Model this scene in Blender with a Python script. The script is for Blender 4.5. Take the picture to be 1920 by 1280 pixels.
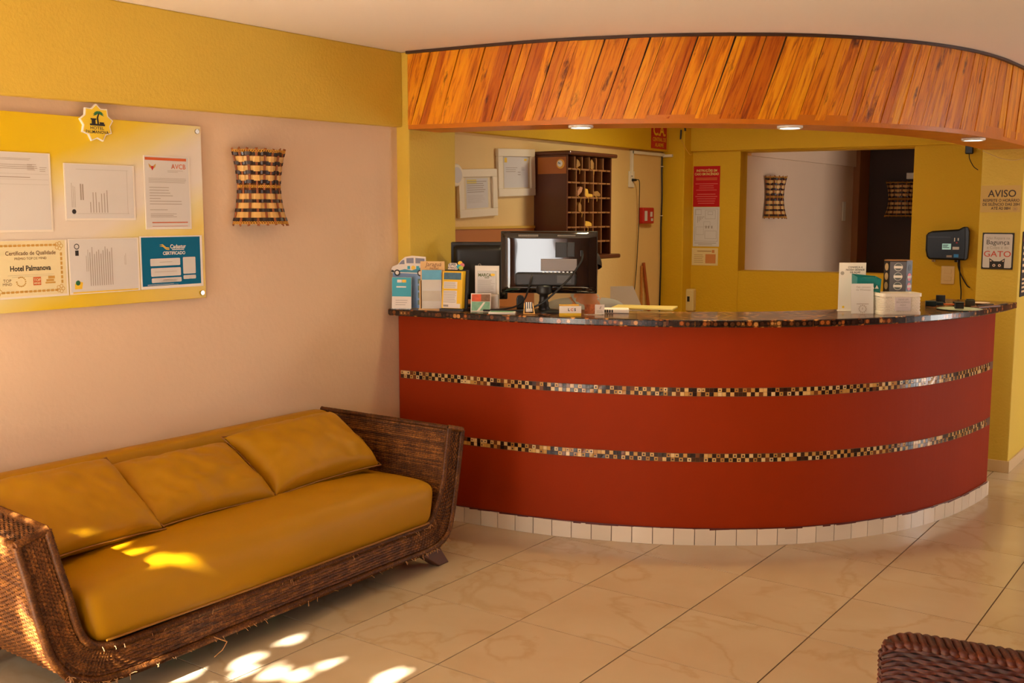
import bpy, bmesh, math, random
from math import sin, cos, pi, radians, sqrt, atan2
from mathutils import Vector, Matrix, noise

for o in list(bpy.data.objects):
    bpy.data.objects.remove(o)
random.seed(7)
scene = bpy.context.scene
COL = scene.collection

# ------------------------------------------------------------------ camera
cam_data = bpy.data.cameras.new('camera')
cam_data.sensor_width = 36.0
cam_data.lens = 2000 / 1920 * 36
cam_data.clip_start = 0.05
cam = bpy.data.objects.new('camera', cam_data)
cam.location = (0, 0, 1.6)
cam.rotation_euler = (radians(90) - math.atan(0.12), 0, radians(35.6))
COL.objects.link(cam)
scene.camera = cam

# ------------------------------------------------------------------ light
scene.view_settings.view_transform = 'Standard'
scene.view_settings.look = 'None'
scene.view_settings.gamma = 1
scene.view_settings.use_curve_mapping = False
scene.view_settings.exposure = 0.02
world = bpy.data.worlds.new('world')
scene.world = world
world.use_nodes = True
bg = world.node_tree.nodes['Background']
bg.inputs[0].default_value = (1.0, 0.96, 0.92, 1)
bg.inputs[1].default_value = 10.0

SUN_EL, SUN_AZ = radians(31), radians(-5)      # comes in from behind, over the entrance
sun_dir = Vector((sin(SUN_AZ) * cos(SUN_EL), cos(SUN_AZ) * cos(SUN_EL), -sin(SUN_EL)))
sd = bpy.data.lights.new('sun', 'SUN')
sd.energy = 65
sd.angle = radians(0.55)
sd.color = (1.0, 0.95, 0.88)
sun = bpy.data.objects.new('sun', sd)
sun.rotation_euler = sun_dir.to_track_quat('-Z', 'Y').to_euler()
sun.location = (-3, -6, 5)
COL.objects.link(sun)

def portal(name, loc, rot, sx, sy):           # guides the sky light through a real opening
    d = bpy.data.lights.new(name, 'AREA')
    d.shape = 'RECTANGLE'; d.size = sx; d.size_y = sy
    d.cycles.is_portal = True
    o = bpy.data.objects.new(name, d)
    o.location = loc; o.rotation_euler = rot
    COL.objects.link(o)
    return o
REAR_Y = -0.65
DOOR = (-3.50, -2.05, 0.0, 2.40)              # x0 x1 z0 z1 in the rear wall
WIN = (-1.15, -0.50, 0.8, 2.15)
SIDE = (7.5, 9.0, 0.0, 2.2)                   # y0 y1 z0 z1 in the right wall
portal('door_sky_portal', ((DOOR[0]+DOOR[1])/2, REAR_Y-.2, (DOOR[2]+DOOR[3])/2), (radians(90), 0, 0), DOOR[1]-DOOR[0], DOOR[3]-DOOR[2])
portal('window_sky_portal', ((WIN[0]+WIN[1])/2, REAR_Y-.2, (WIN[2]+WIN[3])/2), (radians(90), 0, 0), WIN[1]-WIN[0], WIN[3]-WIN[2])
portal('side_sky_portal', (2.85, (SIDE[0]+SIDE[1])/2, (SIDE[2]+SIDE[3])/2), (radians(90), 0, radians(90)), SIDE[1]-SIDE[0], SIDE[3]-SIDE[2])

# ------------------------------------------------------------------ materials
def lin(c):
    f = lambda v: v / 12.92 if v <= 0.04045 else ((v + 0.055) / 1.055) ** 2.4
    return tuple(f(v / 255) for v in c) + (1,)

MATS = {}
def mat(name, col, rough=0.6, var=0.0, vscale=3.0, bump=0.0, bscale=60.0, metal=0.0, coat=0.0, spec=0.5, emit=0.0, trans=0.0, alpha=1.0, rnd=0.0):
    if name in MATS:
        return MATS[name]
    m = bpy.data.materials.new(name)
    m.use_nodes = True
    nt = m.node_tree
    p = nt.nodes['Principled BSDF']
    c = lin(col)
    p.inputs['Base Color'].default_value = c
    p.inputs['Roughness'].default_value = rough
    p.inputs['Metallic'].default_value = metal
    p.inputs['Coat Weight'].default_value = coat
    p.inputs['Specular IOR Level'].default_value = spec
    p.inputs['Transmission Weight'].default_value = trans
    p.inputs['Alpha'].default_value = alpha
    if emit:
        p.inputs['Emission Color'].default_value = c
        p.inputs['Emission Strength'].default_value = emit
    tc = nt.nodes.new('ShaderNodeTexCoord')
    if var or rnd:
        mix = nt.nodes.new('ShaderNodeMix'); mix.data_type = 'RGBA'
        k = max(var, rnd)
        mix.inputs[6].default_value = tuple(v * (1 - k) for v in c[:3]) + (1,)
        mix.inputs[7].default_value = tuple(min(1, v * (1 + k)) for v in c[:3]) + (1,)
        if var:
            n = nt.nodes.new('ShaderNodeTexNoise')
            n.inputs['Scale'].default_value = vscale; n.inputs['Detail'].default_value = 5
            nt.links.new(tc.outputs['Object'], n.inputs['Vector'])
            nt.links.new(n.outputs[0], mix.inputs[0])
        else:
            oi = nt.nodes.new('ShaderNodeObjectInfo')
            nt.links.new(oi.outputs['Random'], mix.inputs[0])
        nt.links.new(mix.outputs[2], p.inputs['Base Color'])
    if bump:
        n2 = nt.nodes.new('ShaderNodeTexNoise')
        n2.inputs['Scale'].default_value = bscale; n2.inputs['Detail'].default_value = 4
        nt.links.new(tc.outputs['Object'], n2.inputs['Vector'])
        b = nt.nodes.new('ShaderNodeBump')
        b.inputs['Strength'].default_value = bump; b.inputs['Distance'].default_value = 0.01
        nt.links.new(n2.outputs[0], b.inputs['Height'])
        nt.links.new(b.outputs[0], p.inputs['Normal'])
    MATS[name] = m
    return m

def nodes(m):
    return m.node_tree, m.node_tree.nodes['Principled BSDF']
def new(nt, t, **kw):
    n = nt.nodes.new(t)
    for k, v in kw.items():
        if k in n.inputs.keys(): n.inputs[k].default_value = v
        else: setattr(n, k, v)
    return n
def ramp(nt, stops, interp='LINEAR'):
    r = nt.nodes.new('ShaderNodeValToRGB')
    r.color_ramp.interpolation = interp
    el = r.color_ramp.elements
    while len(el) < len(stops): el.new(0.5)
    for e, (p, c) in zip(el, stops):
        e.position = p; e.color = lin(c)
    return r

# ------------------------------------------------------------------ mesh helpers
def catmull(pts, n=8):
    out = []
    P = [Vector(p) for p in pts]
    for i in range(len(P) - 1):
        p0 = P[i-1] if i else P[0] * 2 - P[1]
        p1, p2 = P[i], P[i+1]
        p3 = P[i+2] if i + 2 < len(P) else P[-1] * 2 - P[-2]
        for k in range(n):
            t = k / n
            out.append(0.5 * ((2*p1) + (p2-p0)*t + (2*p0-5*p1+4*p2-p3)*t*t + (3*p1-p0-3*p2+p3)*t**3))
    out.append(P[-1])
    return out

class MB:
    def __init__(s):
        s.v = []; s.f = []; s.uv = None
    def add(s, vs, fs):
        o = len(s.v)
        s.v += [tuple(v) for v in vs]
        s.f += [tuple(i + o for i in f) for f in fs]
        return s
    def box(s, x0, x1, y0, y1, z0, z1):
        return s.add([(x0,y0,z0),(x1,y0,z0),(x1,y1,z0),(x0,y1,z0),(x0,y0,z1),(x1,y0,z1),(x1,y1,z1),(x0,y1,z1)],
                     [(3,2,1,0),(4,5,6,7),(0,1,5,4),(1,2,6,5),(2,3,7,6),(3,0,4,7)])
    def quad(s, x0, x1, z0, z1, y):           # flat print facing -y
        return s.add([(x0,y,z0),(x1,y,z0),(x1,y,z1),(x0,y,z1)], [(0,1,2,3)])
    def poly(s, pts, y0, y1):                 # outline in x,z extruded from y0 (front) to y1 (back)
        n = len(pts)
        a = sum(pts[i][0]*pts[(i+1)%n][1] - pts[(i+1)%n][0]*pts[i][1] for i in range(n))
        if a < 0: pts = pts[::-1]
        vs = [(p[0], y0, p[1]) for p in pts] + [(p[0], y1, p[1]) for p in pts]
        fs = [tuple(range(n)), tuple(range(2*n-1, n-1, -1))]
        fs += [(i, i+n, (i+1) % n + n, (i+1) % n) for i in range(n)]
        return s.add(vs, fs)
    def flat(s, pts, y):
        n = len(pts)
        a = sum(pts[i][0]*pts[(i+1)%n][1] - pts[(i+1)%n][0]*pts[i][1] for i in range(n))
        if a < 0: pts = pts[::-1]
        return s.add([(p[0], y, p[1]) for p in pts], [tuple(range(n))])
    def disc(s, cx, cz, r, y, n=24, rz=None):
        rz = rz or r
        return s.flat([(cx + r*cos(2*pi*i/n), cz + rz*sin(2*pi*i/n)) for i in range(n)], y)
    def ring(s, cx, cz, r, w, y, n=28):
        vs = []; fs = []
        for i in range(n):
            a = 2*pi*i/n
            vs += [(cx + r*cos(a), y, cz + r*sin(a)), (cx + (r-w)*cos(a), y, cz + (r-w)*sin(a))]
        for i in range(n):
            j = (i+1) % n
            fs.append((2*i, 2*j, 2*j+1, 2*i+1))
        return s.add(vs, fs)
    def tube(s, path, r, n=8, cap=True):
        P = [Vector(p) for p in path]
        R = r if isinstance(r, (list, tuple)) else [r] * len(P)
        vs = []; fs = []
        up = None
        for i, p in enumerate(P):
            t = (P[min(i+1, len(P)-1)] - P[max(i-1, 0)]).normalized()
            if up is None:
                up = Vector((0,0,1)) if abs(t.z) < 0.9 else Vector((1,0,0))
            a = t.cross(up)
            if a.length < 1e-6: a = t.cross(Vector((1,0.3,0.2)))
            a.normalize(); b = a.cross(t).normalized(); up = b
            for k in range(n):
                q = 2*pi*k/n
                vs.append(p + (a*cos(q) + b*sin(q)) * R[i])
        for i in range(len(P)-1):
            for k in range(n):
                fs.append((i*n+k, i*n+(k+1) % n, (i+1)*n+(k+1) % n, (i+1)*n+k))
        if cap:
            fs.append(tuple(range(n))[::-1]); fs.append(tuple((len(P)-1)*n + k for k in range(n)))
        return s.add(vs, fs)
    def lathe(s, prof, cx=0, cy=0, n=24):     # prof [(r,z)] around the z axis
        vs = []; fs = []; m = len(prof)
        for i in range(n):
            a = 2*pi*i/n
            vs += [(cx + r*cos(a), cy + r*sin(a), z) for r, z in prof]
        for i in range(n):
            j = (i+1) % n
            for k in range(m-1):
                fs.append((i*m+k, j*m+k, j*m+k+1, i*m+k+1))
        return s.add(vs, fs)
    def grid(s, fn, nu, nv, close_u=False):
        vs = [fn(i/nu, j/nv) for i in range(nu+1) for j in range(nv+1)]
        fs = [(i*(nv+1)+j, (i+1)*(nv+1)+j, (i+1)*(nv+1)+j+1, i*(nv+1)+j+1) for i in range(nu) for j in range(nv)]
        return s.add(vs, fs)
    def text(s, body, size, x, z, y, align='CENTER', bold=0.0, sx=1.0, shear=0.0):
        cu = bpy.data.curves.new('t', 'FONT')
        cu.body = body; cu.size = size; cu.align_x = align; cu.align_y = 'CENTER'
        cu.offset = bold * size; cu.shear = shear; cu.resolution_u = 3
        ob = bpy.data.objects.new('t', cu)
        me = bpy.data.meshes.new_from_object(ob)
        s.add([(x + v.co.x * sx, y, z + v.co.y) for v in me.vertices], [tuple(p.vertices) for p in me.polygons])
        bpy.data.objects.remove(ob); bpy.data.meshes.remove(me); bpy.data.curves.remove(cu)
        return s
    def lines(s, x0, x1, z0, z1, n, y, fill=0.25, ragged=0.25, centre=False):   # unreadable small print
        h = (z1 - z0) / n
        for i in range(n):
            w = (x1 - x0) * (1 - random.random() * ragged)
            a = (x0 + x1 - w) / 2 if centre else x0
            zc = z1 - (i + .5) * h
            s.quad(a, a + w, zc - h*fill/2, zc + h*fill/2, y)
        return s
    def build(s, name, m, parent=None, smooth=False, bevel=0.0, seg=2, uv=None, weld=False, subsurf=0):
        me = bpy.data.meshes.new(name)
        me.from_pydata(s.v, [], s.f)
        if weld:
            bm = bmesh.new(); bm.from_mesh(me)
            bmesh.ops.remove_doubles(bm, verts=bm.verts, dist=1e-5)
            bmesh.ops.recalc_face_normals(bm, faces=bm.faces)
            bm.to_mesh(me); bm.free()
        me.update()
        if smooth:
            me.polygons.foreach_set('use_smooth', [True] * len(me.polygons))
        if m: me.materials.append(m)
        o = bpy.data.objects.new(name, me)
        COL.objects.link(o)
        if parent: o.parent = parent
        if subsurf:
            q = o.modifiers.new('sub', 'SUBSURF'); q.levels = subsurf; q.render_levels = subsurf
        if bevel:
            b = o.modifiers.new('bevel', 'BEVEL'); b.width = bevel; b.segments = seg
            b.limit_method = 'ANGLE'; b.angle_limit = radians(40)
        return o

def thing(name, label, cat, loc=(0,0,0), rotz=0.0, group=None):
    o = bpy.data.objects.new(name, None)
    o.empty_display_size = 0.05
    COL.objects.link(o)
    o.location = loc; o.rotation_euler = (0, 0, rotz)
    return tag(o, label, cat, group)
def tag(o, label, cat, group=None):
    o['label'] = label; o['category'] = cat
    if group: o['group'] = group
    return o
def struct(o, label=None):
    o['kind'] = 'structure'
    if label: o['label'] = label
    return o
def stuff(o):
    o['kind'] = 'stuff'
    return o
def part_label(o, label):
    o['label'] = label
    return o
def copy_tree(o, parent=None):
    c = o.copy(); COL.objects.link(c)
    if parent: c.parent = parent
    for ch in list(o.children):
        copy_tree(ch, c)
    return c
RW = radians(90)          # on the left walls, facing +x
RB = math.atan2(.15, .989)  # on the office back wall
YAW = radians(35.6)
# ------------------------------------------------------------------ surfaces
M_wall = mat('peach_plaster', (226, 194, 162), 0.7, var=0.05, vscale=1.3, bump=0.12, bscale=45)
M_off = mat('office_yellow_plaster', (216, 168, 20), 0.65, var=0.05, vscale=2.0, bump=0.25, bscale=70, spec=.3)
M_yel = mat('yellow_plaster', (216, 180, 64), 0.65, var=0.05, vscale=2.0, bump=0.25, bscale=70)
M_cream = mat('cream_plaster', (232, 196, 128), 0.65, var=0.05, vscale=2.0, bump=0.15, bscale=70)
M_ceil = mat('ceiling_paint', (240, 228, 218), 0.8, var=0.02, vscale=1.0)
M_brownw = mat('brown_paint', (150, 92, 40), 0.6, var=0.05)
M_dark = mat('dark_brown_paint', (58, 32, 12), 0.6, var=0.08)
M_grout = mat('floor_grout', (92, 62, 30), 0.8)

M_tile = mat('marbled_floor_tile', (222, 200, 166), 0.16)
nt, p = nodes(M_tile)
tc = new(nt, 'ShaderNodeTexCoord'); oi = new(nt, 'ShaderNodeObjectInfo')
mul = new(nt, 'ShaderNodeVectorMath', operation='SCALE'); mul.inputs[0].default_value = (37, 23, 11)
nt.links.new(oi.outputs['Random'], mul.inputs['Scale'])
ad = new(nt, 'ShaderNodeVectorMath', operation='ADD')
nt.links.new(tc.outputs['Object'], ad.inputs[0]); nt.links.new(mul.outputs[0], ad.inputs[1])
n1 = new(nt, 'ShaderNodeTexNoise', Scale=1.5, Detail=7.0, Roughness=0.5, Distortion=0.35)
n2 = new(nt, 'ShaderNodeTexNoise', Scale=2.0, Detail=4.0, Distortion=0.4)
nt.links.new(ad.outputs[0], n1.inputs['Vector']); nt.links.new(ad.outputs[0], n2.inputs['Vector'])
r1 = ramp(nt, [(0.0, (204, 184, 152)), (0.482, (204, 184, 152)), (0.5, (197, 174, 138)), (0.518, (204, 184, 152)), (1, (202, 180, 146))])
nt.links.new(n1.outputs[0], r1.inputs[0])
r2 = ramp(nt, [(0.3, (246, 240, 232)), (0.7, (255, 255, 255))])
nt.links.new(n2.outputs[0], r2.inputs[0])
mx = new(nt, 'ShaderNodeMix', data_type='RGBA', blend_type='MULTIPLY'); mx.inputs[0].default_value = 1
nt.links.new(r1.outputs[0], mx.inputs[6]); nt.links.new(r2.outputs[0], mx.inputs[7])
nt.links.new(mx.outputs[2], p.inputs['Base Color'])

# ------------------------------------------------------------------ floor with its tiles
floor = struct(MB().box(-5.2, 2.8, -1.6, 11.4, -0.12, -0.003).build('floor', M_grout), 'cream marbled ceramic tile floor')
TX, TY = 0.495, 0.507
tile_me = None
rest = MB()
for i in range(-5, 12):
    for j in range(-10, 17):
        x0 = -2.836 + i * TX; y0 = 3.318 + j * TY
        if x0 < -5.1 or x0 + TX > 2.75 or y0 < -1.5 or y0 + TY > 11.3: continue
        near = -4.2 < x0 < 0.3 and 1.2 < y0 < 8.6
        g = 0.0026
        if near:
            if tile_me is None:
                t0 = MB().box(0, TX - 2*g, 0, TY - 2*g, -0.008, 0).build('tile', M_tile, floor)
                tile_me = t0.data
                t0.location = (x0 + g, y0 + g, 0)
            else:
                t = bpy.data.objects.new('tile', tile_me); COL.objects.link(t)
                t.parent = floor; t.location = (x0 + g, y0 + g, random.uniform(-.0004, .0004))
        else:
            rest.box(x0 + g, x0 + TX - g, y0 + g, y0 + TY - g, -0.008, 0)
stuff(rest.build('farther_tiles', M_tile, floor))

# ------------------------------------------------------------------ lobby shell
CZ = 2.42
WX = -3.77
ceil = struct(MB().box(-5.2, 2.8, REAR_Y - .2, 11.4, CZ, CZ + 0.12).build('ceiling', M_ceil), 'plain off-white ceiling over the lobby')
wl = struct(MB().box(WX - 0.2, WX, REAR_Y - .2, 4.60, 0, CZ).build('wall_left', M_wall), 'peach plaster wall behind the wicker sofa')
# yellow beam along the top of the left wall: its underside dips slightly toward the entrance
bm_ = MB()
zb = lambda y: 2.02 + (y - 2.085) * 0.0112
bm_.add([(WX-.02,REAR_Y,zb(REAR_Y)),(WX+.04,REAR_Y,zb(REAR_Y)),(WX+.04,4.236,zb(4.236)),(WX-.02,4.236,zb(4.236)),
         (WX-.02,REAR_Y,CZ),(WX+.04,REAR_Y,CZ),(WX+.04,4.236,CZ),(WX-.02,4.236,CZ)],
        [(3,2,1,0),(4,5,6,7),(0,1,5,4),(1,2,6,5),(2,3,7,6),(3,0,4,7)])
struct(bm_.build('trim_1', M_yel, bevel=.006), 'yellow plaster beam along the top of the peach wall')
struct(MB().box(WX-.02, -3.688, 4.236, 4.62, 1.1075, CZ).build('wall_corner', M_yel, bevel=.006), 'cream yellow pillar between the peach wall and the reception office')

# rear wall behind the camera, with the entrance and a wide window
rw = MB()
xs = [-5.2, DOOR[0], DOOR[1], WIN[0], WIN[1], 2.8]
rw.box(xs[0], xs[1], REAR_Y-.2, REAR_Y, 0, CZ).box(xs[2], xs[3], REAR_Y-.2, REAR_Y, 0, CZ).box(xs[4], xs[5], REAR_Y-.2, REAR_Y, 0, CZ)
rw.box(xs[1], xs[2], REAR_Y-.2, REAR_Y, DOOR[3], CZ).box(xs[3], xs[4], REAR_Y-.2, REAR_Y, 0, WIN[2]).box(xs[3], xs[4], REAR_Y-.2, REAR_Y, WIN[3], CZ)
struct(rw.build('wall_rear', M_brownw))
sw = MB()
sw.box(2.6, 2.8, REAR_Y, SIDE[0], 0, CZ).box(2.6, 2.8, SIDE[1], 11.4, 0, CZ).box(2.6, 2.8, SIDE[0], SIDE[1], SIDE[3], CZ)
struct(sw.build('wall_right', M_brownw))
struct(MB().box(-5.2, 2.8, 11.2, 11.4, 0, CZ).build('wall_far', M_brownw))

# ------------------------------------------------------------------ reception office shell
OX = -3.85
struct(MB().box(OX-.35, OX, 4.60, 7.60, 0, CZ).build('wall_office', M_cream), 'cream wall behind the reception with framed papers')
struct(MB().box(OX-.02, OX+.05, 4.62, 7.36, 2.062, CZ).build('trim_2', M_off, bevel=.004), 'yellow beam above the framed papers in the office')
struct(MB().box(OX, -3.665, 7.34, 7.62, 0, CZ).build('trim_3', M_off, bevel=.008), 'yellow pillar in the far corner of the reception office')
# back wall in its own slightly turned frame: s along, t back
B0 = Vector((-3.57, 7.5)); BD = Vector((.989, .15)).normalized(); BN = Vector((-BD.y, BD.x))
def bp(s_, t_, z): q = B0 + BD * s_ + BN * t_; return (q.x, q.y, z)
def bbox(mb, s0, s1, t0, t1, z0, z1):
    mb.add([bp(s0,t0,z0),bp(s1,t0,z0),bp(s1,t1,z0),bp(s0,t1,z0),bp(s0,t0,z1),bp(s1,t0,z1),bp(s1,t1,z1),bp(s0,t1,z1)],
           [(3,2,1,0),(4,5,6,7),(0,1,5,4),(1,2,6,5),(2,3,7,6),(3,0,4,7)])
WS0, WS1, WZ0, WZ1 = 0.27, 1.49, 1.17, 2.056
bw = MB()
bbox(bw, -.35, WS0, 0, .2, 0, CZ); bbox(bw, WS1, 2.2, 0, .2, 0, CZ); bbox(bw, WS0, WS1, 0, .2, 0, WZ0); bbox(bw, WS0, WS1, 0, .2, WZ1, CZ)
struct(bw.build('wall_back', M_off, bevel=.004), 'yellow back wall of the office with a wide opening')
bt = MB(); bbox(bt, -.13, 2.1, -.04, .02, 2.066, CZ)
struct(bt.build('trim_4', M_off, bevel=.004), 'yellow beam above the opening in the office back wall')
# right pillar
struct(MB().box(-1.512, -1.272, 7.06, 7.78, 0, CZ).build('wall_pillar', M_yel, bevel=.006), 'cream pillar with the notices right of the counter')
bb = MB().box(-1.515, -1.262, 7.05, 7.06, 0, .075).box(-1.272, -1.262, 7.06, 7.78, 0, .075)
struct(bb.build('baseboard_pillar', mat('cream_skirting', (214, 184, 140), .35), bevel=.002))
# room beyond the opening
struct(MB().box(-3.56, -3.36, 7.78, 10.32, 0, CZ).build('wall_passage', M_wall), 'pale wall seen through the office opening')
struct(MB().box(-3.40, -3.33, 7.80, 10.3, 2.04, CZ).build('trim_5', M_wall), 'ceiling beam in the room beyond the opening')
struct(MB().box(-3.75, -3.30, 10.32, 10.62, 0, CZ).build('trim_6', M_brownw, bevel=.004), 'orange brown door jamb beyond the opening')
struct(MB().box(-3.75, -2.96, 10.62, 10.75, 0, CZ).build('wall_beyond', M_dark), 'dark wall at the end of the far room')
struct(MB().box(-1.45, -1.31, 9.3, 10.62, 0, CZ).build('wall_light_block', M_brownw))  # unseen wall added to hold the side daylight back from the far room
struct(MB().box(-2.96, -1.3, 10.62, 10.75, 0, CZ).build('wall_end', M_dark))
# ------------------------------------------------------------------ counter curve
CP = [(-3.765,4.226),(-3.426,4.262),(-3.124,4.294),(-2.848,4.345),(-2.59,4.430),(-2.32,4.546),(-2.03,4.735),(-1.805,4.935),(-1.615,5.185),(-1.448,5.494),(-1.336,5.845),(-1.280,6.211),(-1.266,6.44),(-1.25,6.80),(-1.235,7.20)]
_poly = [Vector((a.x, a.y)) for a in catmull([(x, y, 0) for x, y in CP], 10)]
_len = [0.0]
for a, b in zip(_poly, _poly[1:]): _len.append(_len[-1] + (b - a).length)
def curve(s):
    s = max(0.0, min(s, _len[-1] - 1e-6))
    lo = 0
    while _len[lo+1] < s: lo += 1
    t = (s - _len[lo]) / (_len[lo+1] - _len[lo])
    return _poly[lo].lerp(_poly[lo+1], t)
def cpt(s, off=0.0):
    p = curve(s); d = (curve(s + .03) - curve(s - .03)).normalized()
    return Vector((p.x + d.y * off, p.y - d.x * off))
def s_at_y(y):
    for i in range(len(_poly)):
        if _poly[i].y >= y and i > 30: return _len[i]
    return _len[-1]
S_END = s_at_y(6.44); S_FAS = _len[-1]
def ribbon(mb, s0, s1, o_out, o_in, z0, z1, n=70):
    vs = []; fs = []
    for i in range(n+1):
        s = s0 + (s1 - s0) * i / n
        a = cpt(s, o_out); b = cpt(s, o_in)
        za = z0(s) if callable(z0) else z0
        vs += [(a.x,a.y,za),(a.x,a.y,z1),(b.x,b.y,z1),(b.x,b.y,za)]
    for i in range(n):
        for k in range(4):
            fs.append((i*4+k, (i+1)*4+k, (i+1)*4+(k+1)%4, i*4+(k+1)%4))
    fs += [(0,1,2,3), (n*4+3, n*4+2, n*4+1, n*4)]
    return mb.add(vs, fs)

M_red = mat('rust_red_paint', (152, 45, 0), 0.66, var=0.10, vscale=2.5, bump=0.06, bscale=120, spec=.15)
M_redd = mat('dark_red_edge', (92, 26, 12), .5)
counter = thing('reception_counter', 'curved rust-red reception counter with two mosaic bands', 'counter', (-2.4, 4.7, 0))
inv = Vector((2.4, -4.7, 0))
def at_counter(mb): mb.v = [(x + 2.4, y - 4.7, z) for x, y, z in mb.v]; return mb
body = at_counter(ribbon(MB(), 0.0, S_END, 0, -.12, 0.0, 1.072)).build('body', M_red, counter)
# mosaic bands: two rows of tiny ceramic squares, rebated in the red plaster
M_mos = mat('mosaic_ceramic', (200, 150, 80), 0.22)
nt, p = nodes(M_mos)
gi = new(nt, 'ShaderNodeNewGeometry')
rm = ramp(nt, [(0, (204, 152, 76)), (.3, (226, 180, 108)), (.6, (190, 132, 62)), (.8, (232, 196, 136))], 'CONSTANT')
nt.links.new(gi.outputs['Random Per Island'], rm.inputs[0]); nt.links.new(rm.outputs[0], p.inputs['Base Color'])
M_mosd = mat('mosaic_dark_ceramic', (50, 28, 20), 0.22)
nt, p = nodes(M_mosd)
gi = new(nt, 'ShaderNodeNewGeometry')
rm = ramp(nt, [(0, (42, 22, 16)), (.35, (70, 40, 24)), (.65, (48, 28, 22)), (.85, (120, 66, 32))], 'CONSTANT')
nt.links.new(gi.outputs['Random Per Island'], rm.inputs[0]); nt.links.new(rm.outputs[0], p.inputs['Base Color'])
M_mdot = mat('mosaic_dark_dot', (46, 24, 18), .3)
M_mgr = mat('mosaic_grout', (112, 70, 40), .8)
for zc in (0.752, 0.432):
    bed = at_counter(ribbon(MB(), .01, S_END - .005, .0012, -.004, zc - .0215, zc + .0215)).build('mosaic_bed', M_mgr, counter)
    tl = MB(); td = MB(); dots = MB()
    pitch = .0198
    n = int((S_END - .08) / pitch)
    for i in range(n):
        for r in range(2):
            s = .012 + i * pitch
            z0 = zc - .0195 + r * .0198
            e = .0008
            q = []
            for (ss, zz) in ((s+e, z0+e), (s+pitch-e, z0+e), (s+pitch-e, z0+.0198-e), (s+e, z0+.0198-e)):
                a = cpt(ss, .0035 + random.uniform(-.0004, .0006)); q.append((a.x, a.y, zz))
            b_ = []
            for (ss, zz) in ((s+e, z0+e), (s+pitch-e, z0+e), (s+pitch-e, z0+.0198-e), (s+e, z0+.0198-e)):
                a = cpt(ss, .0); b_.append((a.x, a.y, zz))
            is_dark = ((i + r) % 2 == 0) != (random.random() < .12)
            (td if is_dark else tl).add(q + b_, [(0,1,2,3),(4,5,1,0),(5,6,2,1),(6,7,3,2),(7,4,0,3)])
            if not is_dark and random.random() < .5:
                a = cpt(s + pitch/2, .0046); b2 = cpt(s + pitch/2 + .004, .0046)
                du = (b2 - a).normalized(); rr = random.uniform(.0035, .0055)
                dots.add([(a.x + du.x*rr*cos(k*pi/3), a.y + du.y*rr*cos(k*pi/3), z0 + .0099 + rr*sin(k*pi/3)) for k in range(6)], [tuple(range(6))])
    stuff(at_counter(td).build('dark_mosaic_tiles', M_mosd, bed))
    o = stuff(at_counter(tl).build('mosaic_tiles', M_mos, bed)); part_label(o, 'checkered band of small brown and cream mosaic squares')
    stuff(at_counter(dots).build('mosaic_dots', M_mdot, bed))
# skirting tiles, one by one
M_sk = mat('skirting_tile_glaze', (232, 214, 188), .25, rnd=.08)
s = .01
k = 0
while s < S_END - .02:
    w = min(.1005, S_END + .004 - s)
    m_ = MB(); vs = []
    top = .082 + random.uniform(-.002, .002)
    e = .0018
    for (ss, off) in ((s+e, .012), (s+w/2, .012), (s+w-e, .012), (s+w-e, .001), (s+w/2, .001), (s+e, .001)):
        a = cpt(ss, off); vs += [(a.x, a.y, 0.0005), (a.x, a.y, top)]
    fs = [(0,2,3,1),(2,4,5,3),(4,6,7,5),(6,8,9,7),(8,10,11,9),(10,0,1,11),(1,3,9,11),(3,5,7,9),(0,10,8,2),(2,8,6,4)]
    m_.add(vs, fs)
    at_counter(m_).build('skirting_tile', M_sk, counter)
    s += w; k += 1
sg = at_counter(ribbon(MB(), .01, S_END, .006, -.002, 0.0003, .078)).build('skirting_grout', mat('skirting_grout', (110, 80, 50), .8), counter)
# jagged red paint line running over the tile tops
jl = MB(); s = .05
while s < S_END - .05:
    w = random.uniform(.04, .16); h = random.uniform(.003, .010)
    a = cpt(s, .0127); b = cpt(min(s + w, S_END), .0127)
    jl.add([(a.x,a.y,.086-h),(b.x,b.y,.086-h*random.uniform(.5,1)),(b.x,b.y,.088),(a.x,a.y,.088)], [(0,1,2,3)])
    s += w
at_counter(jl).build('paint_edge', M_redd, counter)

# ------------------------------------------------------------------ worktop
M_top = mat('mosaic_worktop', (120, 84, 40), 0.24, coat=.25)
nt, p = nodes(M_top)
tc = new(nt, 'ShaderNodeTexCoord')
vo = new(nt, 'ShaderNodeTexVoronoi', feature='F1', Scale=46.0, Randomness=.25)
nt.links.new(tc.outputs['Object'], vo.inputs['Vector'])
sep = new(nt, 'ShaderNodeSeparateColor'); nt.links.new(vo.outputs['Color'], sep.inputs[0])
rt = ramp(nt, [(0, (52, 32, 22)), (.34, (112, 64, 30)), (.5, (70, 42, 26)), (.62, (168, 92, 36)), (.78, (60, 36, 24)), (.9, (196, 134, 66))], 'CONSTANT')
nt.links.new(sep.outputs[0], rt.inputs[0])
dd = ramp(nt, [(0.0, (60, 30, 20)), (0.10, (255, 255, 255)), (.42, (255, 255, 255)), (.5, (60, 40, 30))])
nt.links.new(vo.outputs['Distance'], dd.inputs[0])
mx = new(nt, 'ShaderNodeMix', data_type='RGBA', blend_type='MULTIPLY'); mx.inputs[0].default_value = .8
nt.links.new(rt.outputs[0], mx.inputs[6]); nt.links.new(dd.outputs[0], mx.inputs[7])
nt.links.new(mx.outputs[2], p.inputs['Base Color'])
top = ribbon(MB(), 0.0, S_END + .06, .095, -.34, 1.072, 1.107).build('counter_top', M_top, bevel=.005)
tag(top, 'dark brown and orange mosaic worktop on the curved counter', 'worktop')

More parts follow.
